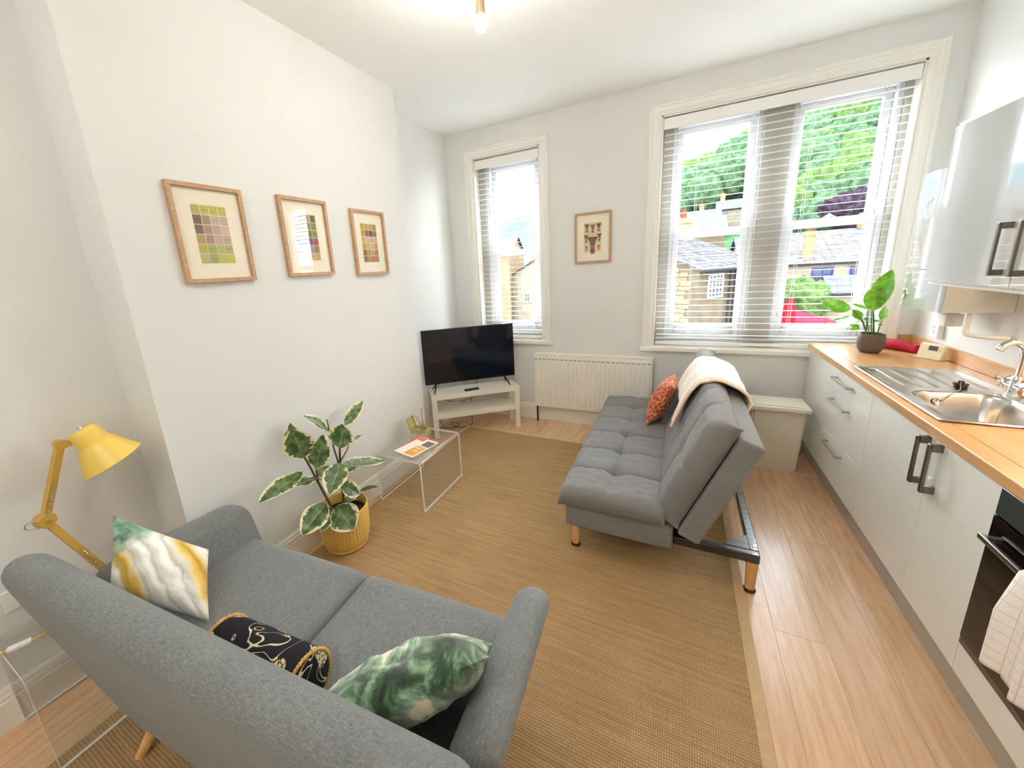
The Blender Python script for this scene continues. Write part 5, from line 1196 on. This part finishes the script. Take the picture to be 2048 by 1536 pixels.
b = B(); box(b, -140, 90, 0.5, 130, GZ - 0.3, GZ); struct('ground', b, 'street', smooth=False)

def ubox(b, o, u, v, a0, a1, b0, b1, z0, z1):
    """box in a frame with origin o, horizontal axes u (a) and v (b)"""
    o, u, v = Vector(o), Vector(u), Vector(v)
    box(b, a0, a1, b0, b1, z0, z1, mat=Matrix(((u.x, v.x, 0, o.x), (u.y, v.y, 0, o.y), (0, 0, 1, 0), (0, 0, 0, 1))))
def house(label, o, u, v, L, Wd, z0, ze, zr, wall, roof, windows=(), chimneys=(), group=None, over=0.25, courses=0, joinery='white_paint', name='house', stones=None):
    """o: front corner; u along the front; v into the depth; ridge parallel to u; windows: (face, a0, a1, z0, z1, cols, rows)"""
    o = Vector(o); u = Vector(u).normalized(); v = Vector(v).normalized(); up = Vector((0, 0, 1))
    r = thing(name, label, 'house', (o.x, o.y, z0), group)
    P = lambda a, d, z: o + u * a + v * d + up * (z - o.z)
    o.z = 0
    b = B(); sec = [(0, z0), (0, ze), (Wd / 2, zr), (Wd, ze), (Wd, z0)]
    loft(b, [[P(a, d, z) for d, z in sec] for a in (0, L)]); obj('wall', b, wall, r, smooth=False)
    sl = math.hypot(Wd / 2, zr - ze)
    for side in (0, 1):
        if courses:
            b = B(); rnd = random.Random(courses + side)
            for k in range(courses):
                f0, f1 = k / courses, (k + 1.25) / courses
                n = int(L / 0.42)
                for q in range(n):
                    a0, a1 = -over + (L + 2 * over) * q / n, -over + (L + 2 * over) * (q + 1) / n - 0.02
                    dd = [(-over + (Wd / 2 + over) * f if side == 0 else Wd + over - (Wd / 2 + over) * f) for f in (f0, min(1.0, f1))]
                    zz = [ze - over * (zr - ze) / (Wd / 2) + (zr - ze) * (1 + over / (Wd / 2)) * f for f in (f0, min(1.0, f1))]
                    h = 0.05 + rnd.uniform(0, 0.03)
                    q4 = [P(a0, dd[0], zz[0] + h), P(a1, dd[0], zz[0] + h + rnd.uniform(-0.01, 0.01)), P(a1, dd[1], zz[1] + 0.035), P(a0, dd[1], zz[1] + 0.035)]
                    vt = [b.verts.new(p) for p in q4]; vb = [b.verts.new(p - up * 0.035) for p in q4[:2]]
                    b.faces.new(vt); b.faces.new((vb[0], vb[1], vt[1], vt[0]))
            s = obj('roof_slate', b, roof, r, smooth=False); s['kind'] = 'stuff'
        b = B(); a0, a1 = -over, L + over; d0 = -over if side == 0 else Wd + over; zo = ze - over * (zr - ze) / (Wd / 2)
        sec = [P(0, d0, zo), P(0, Wd / 2, zr), P(0, Wd / 2, zr + 0.03), P(0, d0, zo + 0.03)]
        loft(b, [[p + u * a for p in sec] for a in (a0, a1)]); obj('roof_slope', b, roof, r, smooth=False)
    b = B(); tube(b, [P(-over, -over - 0.05, ze - over * (zr - ze) / (Wd / 2)), P(L + over, -over - 0.05, ze - over * (zr - ze) / (Wd / 2))], 0.06, 8); obj('gutter', b, 'gutter', r)
    for (face, a0, a1, w0, w1, cols, rows) in windows:
        F = (lambda a, e, z: P(a, -e, z)) if face == 'f' else (lambda a, e, z: P(-e, a, z)) if face == 'l' else (lambda a, e, z: P(L + e, a, z))
        b = B(); fr = 0.07
        def cub(x0, x1, e0, e1, y0, y1):
            vs8 = [b.verts.new(F(x, e, z)) for z in (y0, y1) for e in (e0, e1) for x in (x0, x1)]
            for q in ((0, 2, 3, 1), (4, 5, 7, 6), (0, 1, 5, 4), (2, 6, 7, 3), (0, 4, 6, 2), (1, 3, 7, 5)): b.faces.new([vs8[i] for i in q])
        cub(a0, a0 + fr, 0.005, 0.06, w0, w1); cub(a1 - fr, a1, 0.005, 0.06, w0, w1); cub(a0, a1, 0.005, 0.06, w1 - fr, w1); cub(a0, a1, 0.005, 0.08, w0, w0 + fr)
        for k in range(1, cols): x = a0 + (a1 - a0) * k / cols; cub(x - 0.02, x + 0.02, 0.012, 0.05, w0, w1)
        for k in range(1, rows): z = w0 + (w1 - w0) * k / rows; cub(a0, a1, 0.012, 0.05, z - 0.02, z + 0.02)
        f = obj('window', b, joinery, r, smooth=False)
        b = B(); cub(a0 + fr * 0.5, a1 - fr * 0.5, 0.003, 0.02, w0 + fr * 0.5, w1 - fr * 0.5); obj('pane', b, 'pane_dark', f, smooth=False)
    for (a, d, w, zb, zt, m) in chimneys:
        b = B()
        for z_, s_ in ((zb, 1.0), (zt - 0.22, 1.0)): pass
        loft(b, [[P(a + sx_ * w / 2 * s_, d + sy_ * w / 2 * s_, z_) for sx_, sy_ in ((-1, -1), (1, -1), (1, 1), (-1, 1))] for z_, s_ in ((zb, 1.0), (zt - 0.25, 1.0), (zt - 0.25, 1.18), (zt - 0.08, 1.18), (zt - 0.08, 1.0), (zt, 1.0))]); c = obj('chimney', b, m, r, smooth=False)
        b = B(); lathe(b, [(0.09, zt), (0.12, zt + 0.05), (0.10, zt + 0.32), (0.12, zt + 0.36), (0.05, zt + 0.36)], 12, P(a, d, 0)); obj('chimney_pot', b, 'brick', c)
    if stones:
        rnd = random.Random(3); stone_meshes = []
        for w, h in ((0.38, 0.185), (0.52, 0.185), (0.66, 0.185)):
            b = B(); box(b, 0.011, w - 0.011, -0.04, 0.02, 0.011, h - 0.011, 0.012, 1); stone_meshes.append((w, b))
        protos = []
        for w, b in stone_meshes:
            o_ = obj('stone_block', b, 'stone', r, smooth=False); o_.matrix_parent_inverse = Matrix.Identity(4); protos.append((w, o_, [True]))
        (face, a0, a1, w0, w1, skip) = stones
        ax_, out_ = (v, u * -1) if face == 'l' else (u, v * -1)
        org = P(0, 0, 0)
        z = w0
        while z < w1 - 0.05:
            a = a0 + rnd.uniform(-0.2, 0)
            while a < a1 - 0.15:
                w, pr, fr_ = rnd.choice(protos)
                if a + w > a1 + 0.02: w, pr, fr_ = protos[0]
                top = ze + (zr - ze) * (min(a + w / 2, Wd - a - w / 2) / (Wd / 2)) - 0.25 if face == 'l' else ze
                if z + 0.185 < top and not any(s0 < a + w and a < s1 and t0 < z + 0.185 and z < t1 for s0, s1, t0, t1 in skip) and a > a0 - 0.01:
                    o_ = pr if fr_[0] else pr.copy()
                    if not fr_[0]: COL.objects.link(o_)
                    fr_[0] = False
                    p = org + ax_ * a + up * z - r.location
                    yv = out_ * -1
                    o_.matrix_local = Matrix(((ax_.x, yv.x, 0, p.x), (ax_.y, yv.y, 0, p.y), (0, 0, 1, p.z), (0, 0, 0, 1)))
                a += w
            z += 0.185
        for w, pr, fr_ in protos:
            if fr_[0]: D.objects.remove(pr)
    return r
d1, d2 = (0.6, 0.8, 0), (-0.8, 0.6, 0)
house('buff stone house across the street with stone-slate roof and white window', (2.92, 14, 0), d1, d2, 3.9, 6.6, GZ, 1.12, 2.40, 'stone_dark', 'slate',
      [('f', 0.50, 1.42, -0.10, 0.86, 4, 5), ('f', 2.2, 2.9, -3.2, -1.0, 1, 3), ('f', 0.7, 1.6, -3.4, -1.6, 2, 3)], [(3.3, 3.3, 0.6, 2.0, 3.4, 'stone')], courses=12, over=0.30,
      stones=('l', 0.0, 3.0, -2.35, 1.75, ()))
sh = D.objects['house']
b = B()
for a in (1.75, 2.05): tube(b, [Vector((2.92, 14, 0)) + Vector(d1) * a - Vector(d2) * 0.12 + Vector((0, 0, z)) for z in (1.0, GZ)], 0.05, 8)
o = obj('downpipe', b, 'gutter', sh); o['kind'] = 'stuff'
house('long slate-roofed stone terrace with blue window frames beyond the red parasol', (5.6, 25, 0), (1, -0.01, 0), (0.01, 1, 0), 12.0, 8.6, GZ, 0.84, 2.60, 'stone_pale', 'slate',
      [('f', 0.9, 1.9, -0.35, 0.50, 2, 2), ('f', 3.22, 4.15, -0.30, 0.52, 2, 2), ('f', 4.85, 5.8, -0.32, 0.50, 2, 2), ('f', 6.8, 7.7, -0.32, 0.5, 2, 2), ('f', 1.4, 2.2, -3.2, -1.4, 1, 2), ('f', 4.6, 5.4, -3.2, -1.4, 1, 2)],
      [(3.05, 0.55, 0.46, 0.2, 2.55, 'stone'), (6.4, 4.3, 0.6, 2.3, 3.5, 'stone')], courses=14, joinery='blue_paint')
house('low outbuilding with pale slate roof to the right of the round shrub', (9.05, 22.2, 0), (1, -0.12, 0), (0.12, 1, 0), 3.5, 1.9, GZ, -0.55, 0.10, 'stone_pale', 'slate_blue', [('f', 1.5, 2.1, -1.7, -0.9, 1, 2)], courses=5)
house('cream stone gabled house seen low through the narrow window', (-1.5, 29.5, 0), (0.08, 1.0, 0), (-1.0, 0.08, 0), 9.0, 10.8, GZ, 0.55, 3.3, 'stone_pale', 'slate', [('l', 8.3, 8.9, -1.6, -0.8, 2, 2), ('l', 5.0, 6.0, -0.3, 0.9, 2, 2)], [(1.2, 8.0, 0.7, 1.6, 3.6, 'stone')], courses=10)
house('tall buff building at the left edge of the narrow window view', (-19.5, 27.6, 0), (0.98, 0.17, 0), (-0.17, 0.98, 0), 8.4, 7.0, GZ, 2.9, 4.4, 'stone', 'slate', [('f', 6.6, 7.4, -2.2, -1.0, 2, 2), ('f', 4.5, 5.4, -2.2, -1.0, 2, 2), ('f', 6.6, 7.4, 0.6, 1.8, 2, 2)])
hz = 'grey-roofed houses at the foot of the hill'
house('cream house with four-pane window at foot of the wooded hill', (6.6, 66, 0), (1, -0.05, 0), (0.05, 1, 0), 4.3, 5.0, GZ, 7.9, 9.3, 'stone_pale', 'slate_blue', [('f', 0.7, 1.5, 6.9, 7.7, 2, 2), ('f', 2.2, 2.7, 6.9, 7.4, 1, 2), ('f', 3.2, 3.7, 6.9, 7.8, 1, 2)], [(0.6, 2.5, 0.6, 9.0, 10.3, 'stone'), (3.8, 2.5, 0.6, 9.0, 10.2, 'stone')], hz)
house('long low grey-roofed house left of cream house under the hill', (1.6, 62, 0), (1, 0.02, 0), (-0.02, 1, 0), 5.2, 5.0, GZ, 6.4, 7.9, 'stone_pale', 'slate_blue', [('f', 1.0, 1.7, 5.3, 6.1, 2, 2)], [(3.0, 2.5, 0.6, 7.5, 8.7, 'stone')], hz)
house('slate roof with red brick chimney at the left of the double window', (0.6, 44, 0), (1, 0.0, 0), (0, 1, 0), 5.4, 4.5, GZ, 4.1, 5.4, 'stone_dark', 'slate_blue', [('f', 1.0, 1.8, 2.6, 3.6, 2, 2)], [(1.62, 1.0, 0.55, 3.8, 6.1, 'brick')], hz)
house('tall pale house half behind the mullion, below the wooded hill', (12.0, 70, 0), (1, 0, 0), (0, 1, 0), 4.0, 5.0, GZ, 9.4, 10.9, 'stone_pale', 'slate_blue', [('f', 2.9, 3.6, 8.3, 9.1, 2, 2), ('f', 2.9, 3.6, 6.9, 7.7, 2, 2), ('f', 2.9, 3.6, 5.5, 6.3, 2, 2)], [], hz)

# parasols and car-park canopy
pr = thing('parasol', 'open red market parasol with white scalloped valance in the street below', 'parasol', (6.62, 19.0, GZ))
b = B(); ap = Vector((6.62, 19.0, -0.92)); hw = 1.78
cs = [Vector((6.62 + sx_ * hw, 19.0 + sy_ * hw * 0.6, -1.60)) for sx_, sy_ in ((-1, -1), (1, -1), (1, 1), (-1, 1))]
for i in range(4):
    a, c = cs[i], cs[(i + 1) % 4]; grid(b, 8, 8, lambda u, v: (a.lerp(c, u)).lerp(ap, v) + Vector((0, 0, -0.10 * math.sin(PI * v) * 0.6)))
obj('canopy', b, 'red_canvas', pr)
b = B()
for i in range(4):
    a, c = cs[i], cs[(i + 1) % 4]; grid(b, 24, 3, lambda u, v: a.lerp(c, u) + Vector((0, 0, -(0.42 + 0.10 * abs(math.sin(u * PI * 5))) * v)))
obj('valance', b, 'red_canvas', pr)
for k in range(3):
    b = B(); x = 6.45 + 0.62 * k; lathe(b, [(0.005, 0), (0.10, 0.001), (0.10, 0.006), (0.005, 0.007)], 10, (x, 19.0 - hw * 0.6 - 0.012, -1.96), axis=(0, -1, 0)); obj('valance_motif', b, 'white_paint', pr)
b = B(); tube(b, [(6.62, 19.0, -0.95), (6.62, 19.0, GZ + 0.05)], 0.03, 8); obj('pole', b, 'white_paint', pr)
b = B(); box(b, 6.32, 6.92, 18.7, 19.3, GZ, GZ + 0.08); obj('base', b, 'gutter', pr)
pc = thing('parasol', 'closed deep red parasol standing in front of the open red one', 'parasol', (6.42, 17.0, GZ))
b = B(); n = 48; rings = []
for z, rr_ in ((-0.38, 0.02), (-0.46, 0.10), (-0.80, 0.17), (-1.30, 0.21), (-1.85, 0.24), (-2.05, 0.22)):
    rings.append([Vector((6.42 + rr_ * (1 + 0.22 * math.cos(8 * 2 * PI * k / n)) * math.cos(2 * PI * k / n), 17.0 + rr_ * (1 + 0.22 * math.cos(8 * 2 * PI * k / n)) * math.sin(2 * PI * k / n), z)) for k in range(n)])
loft(b, rings); obj('canopy', b, 'red_dark', pc)
b = B(); tube(b, [(6.42, 17.0, -0.38), (6.42, 17.0, GZ + 0.05)], 0.025, 8); obj('pole', b, 'white_paint', pc)
b = B(); box(b, 6.14, 6.70, 16.72, 17.28, GZ, GZ + 0.08); obj('base', b, 'gutter', pc)
pb = thing('parasol', 'pale blue parasol to the right of the red one, behind lily', 'parasol', (9.2, 19.2, GZ))
b = B(); ap2 = Vector((9.2, 19.2, -1.35)); cs2 = [Vector((9.2 + 0.75 * math.cos(k * PI / 4), 19.2 + 0.75 * math.sin(k * PI / 4), -1.75)) for k in range(8)]
for i in range(8):
    a, c = cs2[i], cs2[(i + 1) % 8]; grid(b, 3, 4, lambda u, v: (a.lerp(c, u)).lerp(ap2, v))
    grid(b, 3, 1, lambda u, v: a.lerp(c, u) + Vector((0, 0, -0.2 * v)))
obj('canopy', b, 'pale_canvas', pb)
b = B(); tube(b, [(9.2, 19.2, -1.36), (9.2, 19.2, GZ)], 0.025, 8); obj('pole', b, 'white_paint', pb)

# hillside and trees
def skyline(x): 
    P_ = ((-30, 6), (-12, 11), (-0.7, 16.3), (6.7, 19.9), (14.5, 23.1), (20.6, 24.4), (26.8, 26.0), (35, 26.6), (60, 30))
    for (x0, y0), (x1, y1) in zip(P_, P_[1:]):
        if x0 <= x <= x1: return y0 + (y1 - y0) * (x - x0) / (x1 - x0)
    return P_[0][1] if x < P_[0][0] else P_[-1][1]
def hill_z(x, y):
    t = max(0.0, min(1.15, (y - 46) / 54.0)); xs = 2.2 + (x - 2.2) * 103.8 / (y + 3.8)
    top = skyline(xs) - 3.6
    return GZ + (top - GZ) * (t ** 0.85) if t > 0 else GZ
b = B(); grid(b, 40, 30, lambda u, v: Vector((-25 + 85 * u, 46 + 66 * v, hill_z(-25 + 85 * u, 46 + 66 * v) - 0.4))); struct('hill', b, 'hillside')
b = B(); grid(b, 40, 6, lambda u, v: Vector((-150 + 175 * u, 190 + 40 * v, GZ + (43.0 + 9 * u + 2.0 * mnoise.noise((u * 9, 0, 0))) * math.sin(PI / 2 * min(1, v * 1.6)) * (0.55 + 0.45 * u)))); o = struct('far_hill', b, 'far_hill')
def crown_mesh(seed, rx, rz, sub=4, rough=0.30):
    b = B(); bmesh.ops.create_icosphere(b, subdivisions=sub, radius=1.0)
    for v in b.verts:
        p = v.co.copy(); n1 = mnoise.noise(p * 1.7 + Vector((seed * 7.1, 0, 0))); n2 = mnoise.noise(p * 5.0 + Vector((0, seed * 3.3, 0))); n3 = mnoise.noise(p * 11.0 + Vector((0, 0, seed)))
        k = 1 + rough * (0.7 * n1 + 0.55 * n2 + 0.4 * n3); v.co = Vector((p.x * rx * k, p.y * rx * k, p.z * rz * k + rz * 0.75))
    return b
def make_tree(name, label, loc, seed, rx, rz, mat, group=None, trunk=1.2, sub=4):
    r = thing(name, label, 'tree', (0, 0, 0), group)
    b = crown_mesh(seed, rx, rz, sub); bmesh.ops.translate(b, verts=b.verts, vec=(0, 0, trunk)); obj('crown', b, mat, r, angle=180)
    b = B(); tube(b, [(0, 0, -0.6), (0.05, 0, trunk + rz * 0.3)], [0.28, 0.18], 8); obj('trunk', b, 'bark', r)
    r.location = loc; return r
TL = 'mid-green broadleaf tree in the dense wood on the hillside'; TG = 'trees on the wooded hillside'
rt = random.Random(11)
protos = [make_tree('tree', TL, (0, 0, 0), s, 3.1, 3.0, 'tree', TG) for s in range(3)] + [make_tree('tree', 'pale yellow-green broadleaf tree among darker ones on the wooded hillside', (0, 0, 0), 9, 3.3, 3.1, 'tree_light', 'pale trees on the wooded hillside')]
used = [False] * 4
y = 101.0
while y > 52:
    x0 = 2.2 + (y + 3.8) * -0.10; x1 = 2.2 + (y + 3.8) * 0.345
    x = x0 + rt.uniform(0, 3)
    while x < x1:
        px = (x - 2.2) / (y + 3.8)
        if not (y < 76 and px < 0.155 and px > -0.2):
            k = 3 if rt.random() < (0.22 if y > 75 else 0.6) else rt.randrange(3)
            o = protos[k] if not used[k] else dupe(protos[k]); used[k] = True
            s = rt.uniform(0.85, 1.2) * (1.0 if y > 70 else 0.85)
            o.location = (x, y + rt.uniform(-1.5, 1.5), hill_z(x, y) - 0.6); o.scale = (s, s, s * rt.uniform(0.9, 1.15)); o.rotation_euler = (0, 0, rt.uniform(0, 6.28))
        x += rt.uniform(3.9, 5.2) * (1.0 if y > 70 else 0.9)
    y -= 4.6
make_tree('copper_beech', 'dark purple copper beech tree in front of the green wooded hill', (16.4, 47, 1.0), 21, 2.35, 1.7, 'beech', None, 2.6, 5)
make_tree('shrub', 'bright yellow-green bush between copper beech and the terrace roof', (16.9, 47.5, 0.2), 23, 1.25, 0.85, 'tree_light', None, 2.9)
make_tree('shrub', 'rounded bright green shrub standing in front of the stone terrace', (7.78, 21.8, GZ), 31, 1.18, 1.28, 'tree_light', None, 2.15, 5)
make_tree('shrub', 'light green tree above the roofs in the narrow window view', (-14.0, 52, GZ), 27, 2.4, 2.0, 'tree_light', None, 3.4)
